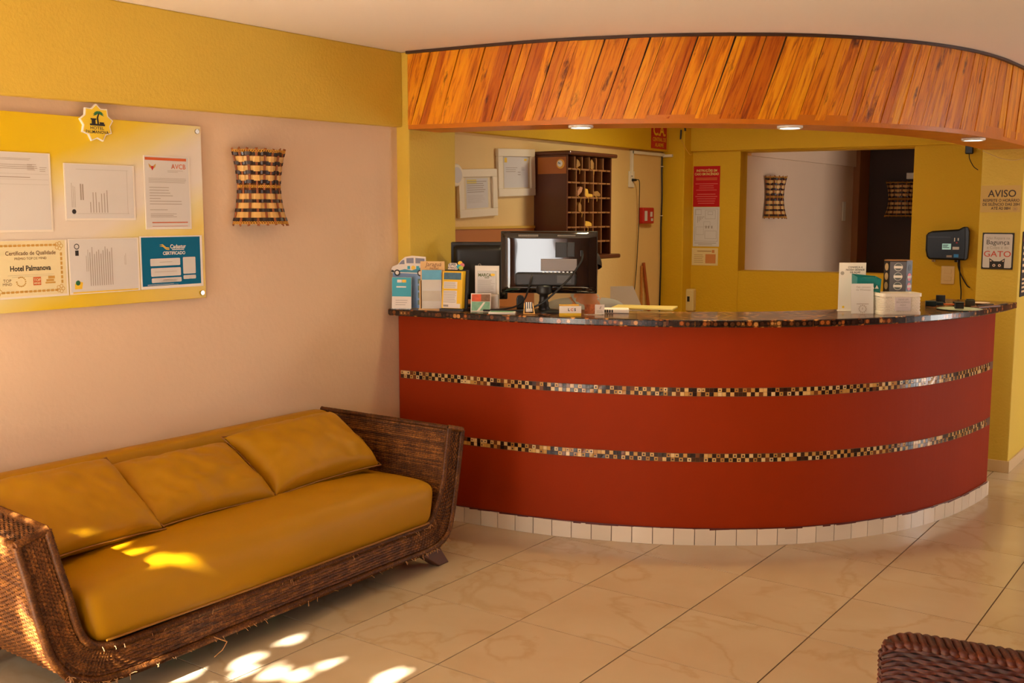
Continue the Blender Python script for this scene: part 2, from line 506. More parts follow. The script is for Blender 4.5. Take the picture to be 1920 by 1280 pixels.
# ------------------------------------------------------------------ wooden fascia over the counter
M_plank = mat('varnished_plank', (196, 110, 30), 0.38, coat=.15, spec=.35)
nt, p = nodes(M_plank)
uvn = new(nt, 'ShaderNodeUVMap'); oi = new(nt, 'ShaderNodeObjectInfo')
mp = new(nt, 'ShaderNodeMapping'); mp.inputs['Scale'].default_value = (26, 2.0, 1)
nt.links.new(uvn.outputs[0], mp.inputs['Vector'])
cm = new(nt, 'ShaderNodeCombineXYZ'); sc = new(nt, 'ShaderNodeMath', operation='MULTIPLY'); sc.inputs[1].default_value = 61
nt.links.new(oi.outputs['Random'], sc.inputs[0]); nt.links.new(sc.outputs[0], cm.inputs[2])
ad = new(nt, 'ShaderNodeVectorMath', operation='ADD'); nt.links.new(mp.outputs[0], ad.inputs[0]); nt.links.new(cm.outputs[0], ad.inputs[1])
n1 = new(nt, 'ShaderNodeTexNoise', Scale=1.6, Detail=8.0, Roughness=.65, Distortion=1.2)
nt.links.new(ad.outputs[0], n1.inputs['Vector'])
gr = ramp(nt, [(.28, (134, 62, 2)), (.40, (208, 116, 4)), (.5, (240, 150, 10)), (.62, (248, 170, 22)), (.75, (224, 124, 4))])
nt.links.new(n1.outputs[0], gr.inputs[0])
tone = ramp(nt, [(0, (206, 168, 128)), (.3, (250, 244, 220)), (.6, (232, 214, 176)), (.85, (250, 255, 240)), (1, (222, 184, 140))])
nt.links.new(oi.outputs['Random'], tone.inputs[0])
mx = new(nt, 'ShaderNodeMix', data_type='RGBA', blend_type='MULTIPLY'); mx.inputs[0].default_value = 1
nt.links.new(gr.outputs[0], mx.inputs[6]); nt.links.new(tone.outputs[0], mx.inputs[7])
# dark knots and burns
mp2 = new(nt, 'ShaderNodeMapping'); mp2.inputs['Scale'].default_value = (9, 3.0, 1); nt.links.new(uvn.outputs[0], mp2.inputs['Vector'])
ad2 = new(nt, 'ShaderNodeVectorMath', operation='ADD'); nt.links.new(mp2.outputs[0], ad2.inputs[0]); nt.links.new(cm.outputs[0], ad2.inputs[1])
n3 = new(nt, 'ShaderNodeTexNoise', Scale=1.5, Detail=5.0, Roughness=.6); nt.links.new(ad2.outputs[0], n3.inputs['Vector'])
kn = ramp(nt, [(.30, (92, 46, 26)), (.38, (255, 255, 255))]); nt.links.new(n3.outputs[0], kn.inputs[0])
mx2 = new(nt, 'ShaderNodeMix', data_type='RGBA', blend_type='MULTIPLY'); mx2.inputs[0].default_value = .85
nt.links.new(mx.outputs[2], mx2.inputs[6]); nt.links.new(kn.outputs[0], mx2.inputs[7])
nt.links.new(mx2.outputs[2], p.inputs['Base Color'])
bpn = new(nt, 'ShaderNodeBump', Strength=.45, Distance=.006); nt.links.new(n1.outputs[0], bpn.inputs['Height']); nt.links.new(bpn.outputs[0], p.inputs['Normal'])
nt.links.new(bpn.outputs[0], p.inputs['Coat Normal'])

fz = lambda s: 2.030 - .046 * (s / S_FAS)
fascia = thing('wooden_fascia', 'curved fascia of slanted varnished orange planks above the counter', 'fascia', (-2.4, 4.7, 2.0))
def at_fas(mb): mb.v = [(x + 2.4, y - 4.7, z - 2.0) for x, y, z in mb.v]; return mb
FS0 = .085
at_fas(ribbon(MB(), FS0, S_FAS, 0, -.03, lambda s: fz(s) + .02, CZ)).build('backing', M_dark, fascia)
at_fas(ribbon(MB(), FS0, S_FAS, .012, -.26, lambda s: fz(s), 2.055)).build('soffit', mat('soffit_wood', (200, 112, 14), .4, var=.2, vscale=8, bump=.2, bscale=30), fascia)
at_fas(ribbon(MB(), FS0, S_FAS, .030, -.005, lambda s: CZ - .014, CZ - .001)).build('top_rod', mat('dark_stained_rod', (62, 34, 18), .5), fascia)
s = FS0 - .16
while s < S_FAS:
    w = random.choice((.045, .055, .062, .07, .085)) * random.uniform(.9, 1.1)
    lean = .125 + .02 * random.uniform(-1, 1)*.3
    proud = .010 + random.uniform(0, .006)
    g = .0012
    nz, nw = 5, 2
    vs = []; fs = []; uvs = []
    ok = False
    zlo = lambda q: fz(q) + .022
    zhi = CZ - .014
    for layer, off in ((0, proud), (1, 0.0)):
        for a in range(nz + 1):
            for b in range(nw + 1):
                ss = s + g + (w - 2*g) * b / nw + lean * a / nz
                sc_ = max(FS0, min(ss, S_FAS))
                if abs(sc_ - ss) < 1e-6: ok = True
                q = cpt(sc_, off); z = zlo(sc_) + (zhi - zlo(sc_)) * a / nz
                vs.append((q.x, q.y, z)); uvs.append((w * b / nw, .4 * a / nz))
    W = nw + 1; L = W * (nz + 1)
    for a in range(nz):
        for b in range(nw):
            i = a * W + b
            fs.append((i, i+1, i+1+W, i+W)); 
    for a in range(nz):
        i = a * W; fs.append((i, i+W, i+W+L, i+L)); i = a * W + nw; fs.append((i, i+L, i+W+L, i+W))
    for b in range(nw):
        fs.append((b, b+L, b+1+L, b+1)); i = nz*W + b; fs.append((i, i+1, i+1+L, i+L))
    if ok:
        o = at_fas(MB().add(vs, fs)).build('plank', M_plank, fascia)
        ul = o.data.uv_layers.new(name='UVMap')
        for lp in o.data.loops: ul.data[lp.index].uv = uvs[lp.vertex_index]
    s += w

# recessed downlights under the fascia
M_lampring = mat('lamp_white_rim', (235, 230, 220), .4)
M_lampglow = mat('lamp_glow', (255, 246, 226), .5, emit=14)
for k, (sx_, lab) in enumerate(((1.03, 'round white downlight under the fascia near the left pillar'), (2.05, 'round white downlight under the middle of the fascia'), (3.42, 'round white downlight under the fascia near the right pillar'))):
    q = cpt(sx_, -.06); z = fz(sx_)
    dl = thing('downlight', lab, 'lamp', (q.x, q.y, z), 0, 'downlights under the fascia')
    MB().lathe([(.0, -.0005), (.060, -.0008), (.060, -.010), (.052, -.014), (.046, -.012), (.046, -.002)]).build('rim', M_lampring, dl, smooth=False)
    MB().lathe([(0.0, -.011), (.046, -.0105)]).build('diffuser', M_lampglow, dl)
    ld = bpy.data.lights.new('downlight_beam', 'SPOT'); ld.energy = 26; ld.color = (1, .82, .42); ld.spot_size = radians(150); ld.spot_blend = .8; ld.shadow_soft_size = .045
    lo_ = bpy.data.objects.new('downlight_beam', ld); lo_.location = (0, 0, -.02); lo_.parent = dl; COL.objects.link(lo_)
# ------------------------------------------------------------------ wicker
def wicker(name, stops, rough=.38):
    m = mat(name, (90, 50, 25), rough)
    nt, p = nodes(m); p.inputs['Specular IOR Level'].default_value = .3
    gi = new(nt, 'ShaderNodeNewGeometry'); tc = new(nt, 'ShaderNodeTexCoord')
    n = new(nt, 'ShaderNodeTexNoise', Scale=22.0, Detail=4.0); nt.links.new(tc.outputs['Object'], n.inputs['Vector'])
    a = new(nt, 'ShaderNodeMath', operation='MULTIPLY_ADD'); a.inputs[1].default_value = .18
    nt.links.new(gi.outputs['Random Per Island'], a.inputs[0])
    m2 = new(nt, 'ShaderNodeMath', operation='MULTIPLY'); m2.inputs[1].default_value = .45; nt.links.new(n.outputs[0], m2.inputs[0])
    nf = new(nt, 'ShaderNodeTexNoise', Scale=170.0, Detail=2.0); nt.links.new(tc.outputs['Object'], nf.inputs['Vector'])
    m3 = new(nt, 'ShaderNodeMath', operation='MULTIPLY_ADD'); m3.inputs[1].default_value = .55; nt.links.new(nf.outputs[0], m3.inputs[0]); nt.links.new(m2.outputs[0], m3.inputs[2])
    nt.links.new(m3.outputs[0], a.inputs[2])
    r = ramp(nt, stops); nt.links.new(a.outputs[0], r.inputs[0]); nt.links.new(r.outputs[0], p.inputs['Base Color'])
    return m
M_wick = wicker('brown_wicker', [(.2, (30, 14, 5)), (.42, (60, 30, 9)), (.6, (98, 54, 16)), (.8, (156, 98, 38))], .5)
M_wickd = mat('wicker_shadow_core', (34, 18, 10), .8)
M_wickr = wicker('red_brown_wicker', [(.15, (26, 7, 3)), (.45, (50, 16, 6)), (.7, (80, 30, 11)), (.9, (116, 58, 22))], .5)

def weave(mb, fn, Lu, Lv, row, stake, amp=.0022, fat=.0022, wob=0.3):
    """fn(u,v) gives a point on the surface, u and v in 0..1; strands run along u, rows step in v"""
    rows = max(2, int(Lv / row)); nw = max(2, int(Lu / stake)); seg = nw * 2
    e = 1e-3
    for j in range(rows):
        vs = []; fs = []
        v0, v1 = j / rows, (j + 1) / rows
        ph = j % 2
        for i in range(seg + 1):
            u = i / seg
            a = fn(u, v0); b = fn(u, v1)
            c = (a + b) / 2
            du = fn(min(1, u + e), (v0+v1)/2) - fn(max(0, u - e), (v0+v1)/2)
            nrm = du.cross(b - a).normalized()
            h = amp * (1 if (i // 1 + ph * 1) % 2 == 0 else -1) if i % 2 == 0 else 0
            k = (i // 2 + ph) % 2
            h = (amp if k else -amp) if i % 2 == 0 else 0.0
            j_ = random.uniform(-wob, wob) * .001
            vs += [a + nrm * (h - fat * .6), c + nrm * (h + fat + j_), b + nrm * (h - fat * .6)]
        for i in range(seg):
            q = i * 3
            fs += [(q, q+3, q+4, q+1), (q+1, q+4, q+5, q+2)]
        mb.add(vs, fs)
    return mb

def coil(mb, path, r, pitch=.0055, n=7, twist=.0):
    """edge binding: a tube ribbed by its wrapping cane"""
    P = [Vector(q) for q in path]
    L = [0]
    for a, b in zip(P, P[1:]): L.append(L[-1] + (b - a).length)
    m = max(2, int(L[-1] / pitch) * 2)
    out = []; R = []
    i = 0
    for k in range(m + 1):
        d = L[-1] * k / m
        while i < len(L) - 2 and L[i+1] < d: i += 1
        t = (d - L[i]) / max(1e-9, L[i+1] - L[i])
        out.append(P[i].lerp(P[i+1], t)); R.append(r * ((1.12 if k % 2 else .86) + random.uniform(-.05, .05)))
    return mb.tube(out, R, n)

def roundbox(hx, hy, hz, r, nx, ny, nz, fn=None):
    mb = MB(); vs = {}; L = []
    def vid(i, j, k):
        key = (i, j, k)
        if key not in vs:
            p = Vector((-hx + 2*hx*i/nx, -hy + 2*hy*j/ny, -hz + 2*hz*k/nz))
            q = Vector((max(-hx+r, min(hx-r, p.x)), max(-hy+r, min(hy-r, p.y)), max(-hz+r, min(hz-r, p.z))))
            d = p - q
            if d.length > 1e-9: p = q + d.normalized() * r
            vs[key] = len(L); L.append(p)
        return vs[key]
    F = []
    for i in range(nx):
        for j in range(ny):
            F.append((vid(i,j,0), vid(i,j+1,0), vid(i+1,j+1,0), vid(i+1,j,0)))
            F.append((vid(i,j,nz), vid(i+1,j,nz), vid(i+1,j+1,nz), vid(i,j+1,nz)))
    for i in range(nx):
        for k in range(nz):
            F.append((vid(i,0,k), vid(i+1,0,k), vid(i+1,0,k+1), vid(i,0,k+1)))
            F.append((vid(i,ny,k), vid(i,ny,k+1), vid(i+1,ny,k+1), vid(i+1,ny,k)))
    for j in range(ny):
        for k in range(nz):
            F.append((vid(0,j,k), vid(0,j,k+1), vid(0,j+1,k+1), vid(0,j+1,k)))
            F.append((vid(nx,j,k), vid(nx,j+1,k), vid(nx,j+1,k+1), vid(nx,j,k+1)))
    if fn: L = [fn(p) for p in L]
    return mb.add(L, F)

# ------------------------------------------------------------------ sofa
M_leath = mat('mustard_leatherette', (172, 121, 0), 0.5, var=.10, vscale=3, bump=.05, bscale=160, spec=.25)
M_leg = mat('dark_wood_leg', (84, 42, 22), .45, var=.2, vscale=12)
SO = Vector((-3.36, 2.72, 0))
sofa = thing('wicker_sofa', 'long woven wicker sofa with mustard seat against the peach wall', 'sofa', SO)
UI = [(1.75,.642),(1.782,.513),(1.809,.416),(1.836,.30),(1.872,.24),(1.94,.212),(2.05,.205),(2.6,.212),(3.3,.220),(3.48,.217),(3.555,.238),(3.594,.29),(3.644,.392),(3.668,.51),(3.693,.636)]
UO = [(1.643,.614),(1.668,.51),(1.692,.40),(1.716,.30),(1.750,.205),(1.825,.13),(2.0,.09),(2.6,.095),(3.3,.10),(3.55,.10),(3.655,.125),(3.705,.19),(3.740,.33),(3.768,.47),(3.794,.609)]
cI = catmull([(0, a, b) for a, b in UI], 8); cO = catmull([(0, a, b) for a, b in UO], 8)
def _samp(c, s):
    q = max(0, min(s * 8, len(c) - 1.0001)); i = int(q); return c[i].lerp(c[i+1], q - i)
XF, XB = -3.0, -3.70
def U(s, e, d):
    p = _samp(cI, s).lerp(_samp(cO, s), e)
    y, z = p.y, p.z
    k = min(1, max(0, (z - .1) / .54))
    if y > 3.3: y -= .11 * d * k; z += .03 * d * k
    elif y < 2.1: z += .03 * d * k; y += .03 * d * k
    return Vector((XF + (XB - XF) * d, y, z)) - SO
core = MB()
core.grid(lambda u, v: U(14*u, .02 + .96*v, .006), 100, 3)
core.grid(lambda u, v: U(14*u, .03, v), 100, 4)
core.grid(lambda u, v: U(14*u, .97, v), 100, 4)
core.grid(lambda u, v: U(14*u, .02 + .96*v, .99), 100, 3)
core.grid(lambda u, v: U(.02, u, v), 3, 4); core.grid(lambda u, v: U(13.98, u, v), 3, 4)
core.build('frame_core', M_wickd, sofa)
w1 = MB(); weave(w1, lambda u, v: U(14*u, .08 + .84*v, -.002), 3.0, .10, .0105, .015, .0026, .0020)
o = w1.build('front_rail_weave', M_wick, sofa, smooth=True); stuff(o)
w2 = MB()
weave(w2, lambda u, v: U(4.6*v, 1.0, u), .70, .56, .0080, .015, .0026, .0022)
weave(w2, lambda u, v: U(4.2*(1-v), 0.0, u), .70, .46, .0080, .015, .0026, .0022)
weave(w2, lambda u, v: U(0.0, .06 + .88*v, 1-u), .70, .11, .0080, .015, .0026, .0022)
o = w2.build('armrest', M_wick, sofa, smooth=True); stuff(o)
w3 = MB()
weave(w3, lambda u, v: U(10.2 + 3.8*v, 0.0, 1-u), .70, .46, .0080, .015, .0026, .0022)
weave(w3, lambda u, v: U(10 + 4*(1-v), 1.0, 1-u), .70, .50, .0080, .015, .0026, .0022)
weave(w3, lambda u, v: U(14.0, .06 + .88*v, u), .70, .11, .0080, .015, .0026, .0022)
o = w3.build('armrest', M_wick, sofa, smooth=True); stuff(o)
rim = MB()
coil(rim, [U(14*i/160, .03, -.004) for i in range(161)], .0135)
coil(rim, [U(14*i/160, .97, -.004) for i in range(161)], .0135)
for s_ in (0, 14):
    coil(rim, [U(s_, e/6, -.004) + Vector((0,0,.002)) for e in range(7)], .0125)
    for e in (.03, .97):
        coil(rim, [U(s_, e, d/12) + Vector((0,0,.001)) for d in range(13)], .011)
o = rim.build('edge_binding', M_wick, sofa, smooth=True); stuff(o)
# frayed cane ends along the lower edge and one long loose strand
fr = MB()
for k in range(120):
    s_ = random.uniform(4.5, 10.2); e = random.choice((.02, .97, .97, .97))
    a = U(s_, e, -.02) + Vector((.006, 0, 0)); L_ = random.uniform(.006, .022)
    d = Vector((random.uniform(.2, .8), random.uniform(-1, 1), random.uniform(-1.0, .2))).normalized() * L_
    fr.tube([a, a + d * .6, a + d + Vector((0, 0, -.003))], .0011, 4)
fr.tube([U(6.62, .9, -.02), U(6.68, 1.0, -.035) + Vector((0, .01, -.02)), U(6.66, 1.0, -.03) + Vector((0, .005, -.045)), U(6.62, 1.0, -.02) + Vector((0, 0, -.062))], .0022, 5)
o = fr.build('frayed_strands', mat('pale_frayed_cane', (176, 124, 70), .6), sofa); stuff(o)
# legs
def leg(y_t0, y_t1, y_b0, y_b1, x0, x1):
    mb = MB(); t = .115
    vs = [(x0,y_b0,0),(x1,y_b0,0),(x1,y_b1,0),(x0,y_b1,0),(x0,y_t0,t),(x1,y_t0,t),(x1,y_t1,t),(x0,y_t1,t)]
    mb.add([Vector(v) - SO for v in vs], [(3,2,1,0),(4,5,6,7),(0,1,5,4),(1,2,6,5),(2,3,7,6),(3,0,4,7)])
    mb.build('leg', M_leg, sofa, bevel=.006)
for x0, x1 in ((-3.075, -3.015), (-3.66, -3.60)):
    leg(3.47, 3.63, 3.64, 3.715, x0, x1)
    leg(1.83, 1.99, 1.745, 1.82, x0, x1)
# seat cushion
def seat_fn(p):
    u = p.y / .875; v = p.x / .32
    if p.z > 0:
        p.z += .052 * (1 - abs(u)**3.5) * (1 - abs(v)**4) * (p.z / .09)
        p.z += .004 * noise.noise(Vector((p.x*5, p.y*4, 0))) + .0022 * noise.noise(Vector((p.x*14, p.y*7, 3)))
    if p.x > .2: p.x += .012 * cos(u * 1.4) * (1 - abs(p.z) / .12)
    p.y += .02 * (1 if p.y > 0 else -1) * (p.z / .09) * (abs(u) ** 6)
    return p
sc_ = Vector((-3.30, 2.725, .312)) - SO
mb = roundbox(.315, .86, .098, .05, 22, 60, 8, seat_fn)
mb.v = [tuple(Vector(v) + sc_) for v in mb.v]
seat = mb.build('seat_cushion', M_leath, sofa, smooth=True, subsurf=1)
pip = MB().tube([Vector((-2.982 + .010*cos((y-2.725)/.86*1.4), y, .236 + .0*y)) - SO for y in [1.92 + 1.61*i/40 for i in range(41)]], .0042, 6)
pip.build('piping', mat('mustard_piping', (140, 88, 4), .5), seat)
# upholstered back
def back_fn(p):
    p.x += -.03 * (p.z / .22)
    p.z += .004 * noise.noise(Vector((p.y * 2, 1, 1)))
    return p
mb = roundbox(.05, .955, .225, .035, 6, 40, 12, back_fn)
mb.v = [tuple(Vector(v) + Vector((-3.655, 2.645, .445)) - SO) for v in mb.v]
mb.build('back_cushion', M_leath, sofa, smooth=True, subsurf=1)

# loose cushions
def pillow(y0, y1, xb, zb_, xt, zt, thick, seed, label, roll=0.0, ear=.02):
    w = (y1 - y0) / 2; h = sqrt((xt-xb)**2 + (zt-zb_)**2) / 2
    c = Vector(((xb+xt)/2, (y0+y1)/2, (zb_+zt)/2))
    U_ = Vector((0, 1, 0)); V_ = Vector((xt-xb, 0, zt-zb_)).normalized()
    if roll:
        Rm = Matrix.Rotation(roll, 3, U_.cross(V_)); U_ = Rm @ U_; V_ = Rm @ V_
    N_ = U_.cross(V_).normalized()
    if N_.x < 0: N_ = -N_
    root = thing('sofa_cushion', label, 'cushion', (c.x, c.y, c.z), 0, 'loose cushions on the sofa')
    mb = MB(); n1, n2 = 30, 22
    for side in (1, -1):
        def fn(u, v):
            a = u*2-1; b = v*2-1
            prof = max(0, (1 - abs(a)**2.6)) ** .42 * max(0, (1 - abs(b)**2.6)) ** .42
            pin = 1 - .055 * (1 - abs(b)**2) * abs(a)**6; pin2 = 1 - .07 * (1 - abs(a)**2) * abs(b)**6
            wr = noise.noise(Vector((a*2.0+seed, b*2.4, side))) * .012 + noise.noise(Vector((a*6+seed, b*3.5+a*3, side+4))) * (.013 if seed == 5 else .008)
            edge = min(1, (1-abs(a))*5) * min(1, (1-abs(b))*5)
            t = side * (thick * prof + wr * edge) - .03 * (b*b) * 0
            sag = -.012 * (1 - a*a) if b > .6 else 0
            return U_ * (a*w*pin) + V_ * (b*h*pin2 + sag) + N_ * t
        g = MB().grid(fn, n1, n2)
        if side < 0: g.f = [f[::-1] for f in g.f]
        mb.add(g.v, g.f)
    o = mb.build('cover', M_leath, root, smooth=True, weld=True, subsurf=1)
    seam = []
    for k in range(61):
        t = k / 60 * 4; sd_ = int(min(t, 3.999)); q = t - sd_
        a, b = ((-1+2*q, -1), (1, -1+2*q), (1-2*q, 1), (-1, 1-2*q))[sd_]
        pin = 1 - .055 * (1 - abs(b)**2) * abs(a)**6; pin2 = 1 - .07 * (1 - abs(a)**2) * abs(b)**6
        seam.append(U_ * (a*w*pin*1.003) + V_ * (b*h*pin2*1.003 + (-.012*(1-a*a) if b > .6 else 0)))
    MB().tube(seam, .0035, 5, cap=False).build('seam', MATS['mustard_piping'], root)
    return root
pillow(2.86, 3.50, -3.235, .466, -3.545,   .675, .10, 1.0, 'plump mustard cushion beside the wicker armrest next to the counter', roll=.02)
pillow(2.285, 2.875, -3.225, .466, -3.555, .645, .082, 5.0, 'creased mustard cushion in the middle of the sofa', roll=-.02)
pillow(1.80, 2.325, -3.21, .466, -3.555, .682, .080, 9.0, 'flat mustard cushion beside the armrest nearest the notice board', roll=.0)

# small green object under the sofa
gt = thing('plastic_stand', 'small green plastic stand on the floor under the sofa', 'stand', (-3.17, 2.36, 0))
M_green = mat('green_plastic', (20, 120, 60), .4)
MB().box(-.012, .012, -.012, .012, 0, .06).build('post', M_green, gt, bevel=.003)
MB().box(-.20, .012, -.012, .20, .06, .075).build('tray', M_green, gt, bevel=.003)
MB().box(-.012, .012, .42-.012, .42+.012, 0, .06).build('post', M_green, gt, bevel=.003)
MB().box(-.03, .012, .20, .432, .06, .075).build('rail', M_green, gt, bevel=.003)

# ------------------------------------------------------------------ wicker chair in the foreground
chair = thing('wicker_chair', 'red-brown woven wicker chair, its back cropped by the picture corner', 'chair', (-.24, 2.35, 0))
CHO = Vector((-.24, 2.35, 0))
def CB(u, v, f=0.0):     # backrest front: u across, v up, slightly waisted
    x = -.575 + .67 * u + .012 * (1 - v) * (1 - 2*u) * -1
    z = .34 + .425 * v * (1 - .035 * max(0, 1 - u/.07)**2 - .035 * max(0, 1 - (1-u)/.07)**2) + .010 * sin(u * pi)
    y = 2.045 + .05 * (1 - v) + .015 * sin(u * pi) + f
    return Vector((x, y, z)) - CHO
cc = MB(); cc.grid(lambda u, v: CB(u, v, .004), 12, 6); cc.grid(lambda u, v: CB(u, v, .056), 12, 6)
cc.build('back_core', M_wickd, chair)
wb = MB(); weave(wb, lambda u, v: CB(u, v), .67, .44, .0100, .020, .0028, .0026)
weave(wb, lambda u, v: CB(1-u, v, .06), .67, .44, .0105, .026, .0028, .0028)
weave(wb, lambda u, v: CB(0, v, .06*(1-u)) , .06, .44, .0105, .022, .002, .0028)
weave(wb, lambda u, v: CB(1, v, .06*u), .06, .44, .0105, .022, .002, .0028)
stuff(wb.build('backrest', M_wickr, chair, smooth=True))
# plaited border: three fat strands twisting along the top edge
br = MB()
for k in range(4):
    pth = []
    for i in range(161):
        u = i / 160; a = u * 64 + k * pi/2
        b = CB(u, 1.0, .03)
        pth.append(b + Vector((0, .027 * cos(a), .004 + .0035 * sin(a))))
    br.tube(pth, .0085, 6)
stuff(br.build('plaited_edge', M_wickr, chair, smooth=True))
sb = MB(); coil(sb, [CB(0, i/20, .012) for i in range(21)], .010, .010); coil(sb, [CB(1, i/20, .03) for i in range(21)], .014, .010)
stuff(sb.build('side_binding', M_wickr, chair, smooth=True))
st = MB(); weave(st, lambda u, v: Vector((-.56 + .64*u, 2.10 + .50*v, .40 + .004*sin(u*pi))) - CHO, .64, .50, .011, .026, .0028, .0028)
stuff(st.build('seat', M_wickr, chair, smooth=True))
MB().box(-.56 + .24, .08 + .24, 2.10 - 2.35, 2.60 - 2.35, .33, .396).build('seat_frame', M_wickd, chair, bevel=.01)
for x, y in ((-.53, 2.12), (.05, 2.12), (-.53, 2.57), (.05, 2.57)):
    MB().tube([Vector((x, y, 0)) - CHO, Vector((x, y, .35)) - CHO], .020, 10).build('leg', M_leg, chair)

# ------------------------------------------------------------------ unseen tree added outside the entrance: leaf gaps placed to cast the sun dapples
GAPS = [((-2.925, 2.45, 0), .015), ((-2.85, 2.37, 0), .016), ((-2.76, 2.42, 0), .018), ((-2.68, 2.45, 0), .012), ((-2.41, 2.63, 0), .022), ((-2.93, 2.66, 0), .013), ((-3.0, 2.24, 0), .016), ((-2.66, 2.58, 0), .010),
        ((-3.21, 2.12, .455), .006), ((-3.115, 2.135, .448), .007), ((-3.02, 2.15, .432), .006), ((-3.005, 2.25, .42), .005),
        ((-3.08, 1.655, .60), .014), ((-3.16, 1.65, .60), .015), ((-3.25, 1.65, .60), .013), ((-3.34, 1.645, .60), .014), ((-3.07, 1.685, .38), .020), ((-3.06, 1.70, .32), .020), ((-3.05, 1.72, .26), .018), ((-3.045, 1.735, .21), .014)]
tree = thing('dapple_tree', 'unseen tree added outside the entrance, leaf gaps placed to cast the sun dapples', 'tree', (-3.0, -4.2, 0))
TO = Vector((-3.0, -4.2, 0))
S_ = -sun_dir
ux = S_.cross(Vector((0,0,1))).normalized(); uy = ux.cross(S_).normalized()
base = Vector((-2.95, 2.2, .2)) + S_ * 4.4
lf = MB()
gaps2 = []
for (t, r) in GAPS:
    q = Vector(t) + S_ * 4.4 - base
    gaps2.append((q.dot(ux), q.dot(uy), r))
st_ = .055
for i in range(-24, 25):
    for j in range(5, 30):
        for rep in range(3):
            a = i * st_ + random.uniform(-.03, .03); b = j * st_ - .9 + random.uniform(-.03, .03)
            c = base + ux * a + uy * b + S_ * random.uniform(-.10, .10)
            r = random.uniform(.05, .07); th = random.uniform(0, pi)
            lim = min((sqrt((a-g[0])**2 + (b-g[1])**2) - g[2]) for g in gaps2)
            if lim < r:
                if lim < .012: continue
                r = lim
            d1 = (ux * cos(th) + uy * sin(th)); d2 = (uy * cos(th) - ux * sin(th))
            tl = S_ * random.uniform(-.02, .02)
            lf.add([c - d1*r - TO, c - d2*r*.8 + tl - TO, c + d1*r - TO, c + d2*r*.8 - tl - TO], [(0,1,2,3)])
stuff(lf.build('foliage', mat('leaf_green', (62, 98, 40), .5, var=.2), tree))
tp = [Vector((-3.0,-4.2,0)), Vector((-2.96,-4.2,1.2)), Vector((-2.9,-4.25,2.4)), Vector((-2.9,-4.3,3.6))]
MB().tube([q - TO for q in tp], [.11, .09, .07, .03], 10).build('trunk', mat('bark', (92, 70, 50), .9, bump=.5, bscale=30), tree)
struct(MB().box(-9, 8, -12, REAR_Y-.2, -.14, -.02).build('floor_garden', mat('garden_paving', (150, 140, 120), .9)))
# ------------------------------------------------------------------ print colours
M_paper = mat('white_paper', (212, 206, 202), .6, spec=.25)
M_sleeve = mat('white_sleeve', (230, 218, 202), .35)
M_ink = mat('grey_ink', (158, 144, 132), .7)
M_black = mat('black_ink', (34, 26, 22), .6)
M_orange = mat('orange_ink', (206, 92, 32), .6)
M_gold = mat('gold_ink', (196, 148, 60), .5)
M_teal = mat('teal_ink', (16, 120, 140), .35)
M_cyan = mat('cyan_ink', (40, 160, 180), .5)
M_yelink = mat('yellow_ink', (236, 192, 30), .5)
M_redink = mat('red_ink', (190, 24, 20), .5)
M_white = mat('white_ink', (240, 232, 222), .5)
M_chrome = mat('steel', (180, 172, 160), .25, metal=1)
M_plast = mat('black_plastic', (22, 20, 19), .35)
M_cable = mat('black_cable', (20, 16, 14), .5)

def vlines(mb, x0, x1, z0, z1, n, y, fill=.22, ragged=.35):   # text lines on a sheet hung sideways
    w = (x1 - x0) / n
    for i in range(n):
        h = (z1 - z0) * (1 - random.random() * ragged); xc = x0 + (i + .5) * w
        mb.quad(xc - w*fill/2, xc + w*fill/2, z0, z0 + h, y)
    return mb

# ------------------------------------------------------------------ notice board
board = thing('notice_board', 'yellow and white acrylic notice board on the peach wall', 'notice board', (WX, 2.465, 1.6025), RW)
M_board = mat('board_print', (236, 196, 40), .28, spec=.3)
nt, p = nodes(M_board)
tc = new(nt, 'ShaderNodeTexCoord'); sx_ = new(nt, 'ShaderNodeSeparateXYZ'); nt.links.new(tc.outputs['Object'], sx_.inputs[0])
nz_ = new(nt, 'ShaderNodeTexNoise', Scale=2.2, Detail=2.0); nt.links.new(tc.outputs['Object'], nz_.inputs['Vector'])
def mth(op, a, b):
    n = new(nt, 'ShaderNodeMath', operation=op)
    for i, q in enumerate((a, b)):
        if isinstance(q, (int, float)): n.inputs[i].default_value = q
        elif q is not None: nt.links.new(q, n.inputs[i])
    return n.outputs[0]
ln_ = mth('ADD', mth('MULTIPLY', mth('ADD', sx_.outputs[0], .4), .41), -.15)
t_ = mth('ABSOLUTE', mth('ADD', mth('SUBTRACT', sx_.outputs[2], ln_), mth('MULTIPLY', mth('SUBTRACT', nz_.outputs[0], .5), .16)), None)
rb = ramp(nt, [(.06, (220, 206, 190)), (.16, (222, 202, 128)), (.27, (224, 188, 8)), (.6, (218, 178, 6))]); nt.links.new(t_, rb.inputs[0])
nt.links.new(rb.outputs[0], p.inputs['Base Color'])
MB().box(-.50, .497, -.030, -.022, -.3625, .3625).build('panel', M_board, board, bevel=.0015)
for x in (-.478, .475):
    for z in (-.34, .34):
        sc = MB()
        for r, y0, y1 in ((.007, -.022, -.001), (.011, -.036, -.030)):
            pts = [(x + r*cos(2*pi*i/16), z + r*sin(2*pi*i/16)) for i in range(16)]
            sc.poly(pts, y0, y1)
        sc.build('standoff_screw', M_chrome, board, bevel=.0015)
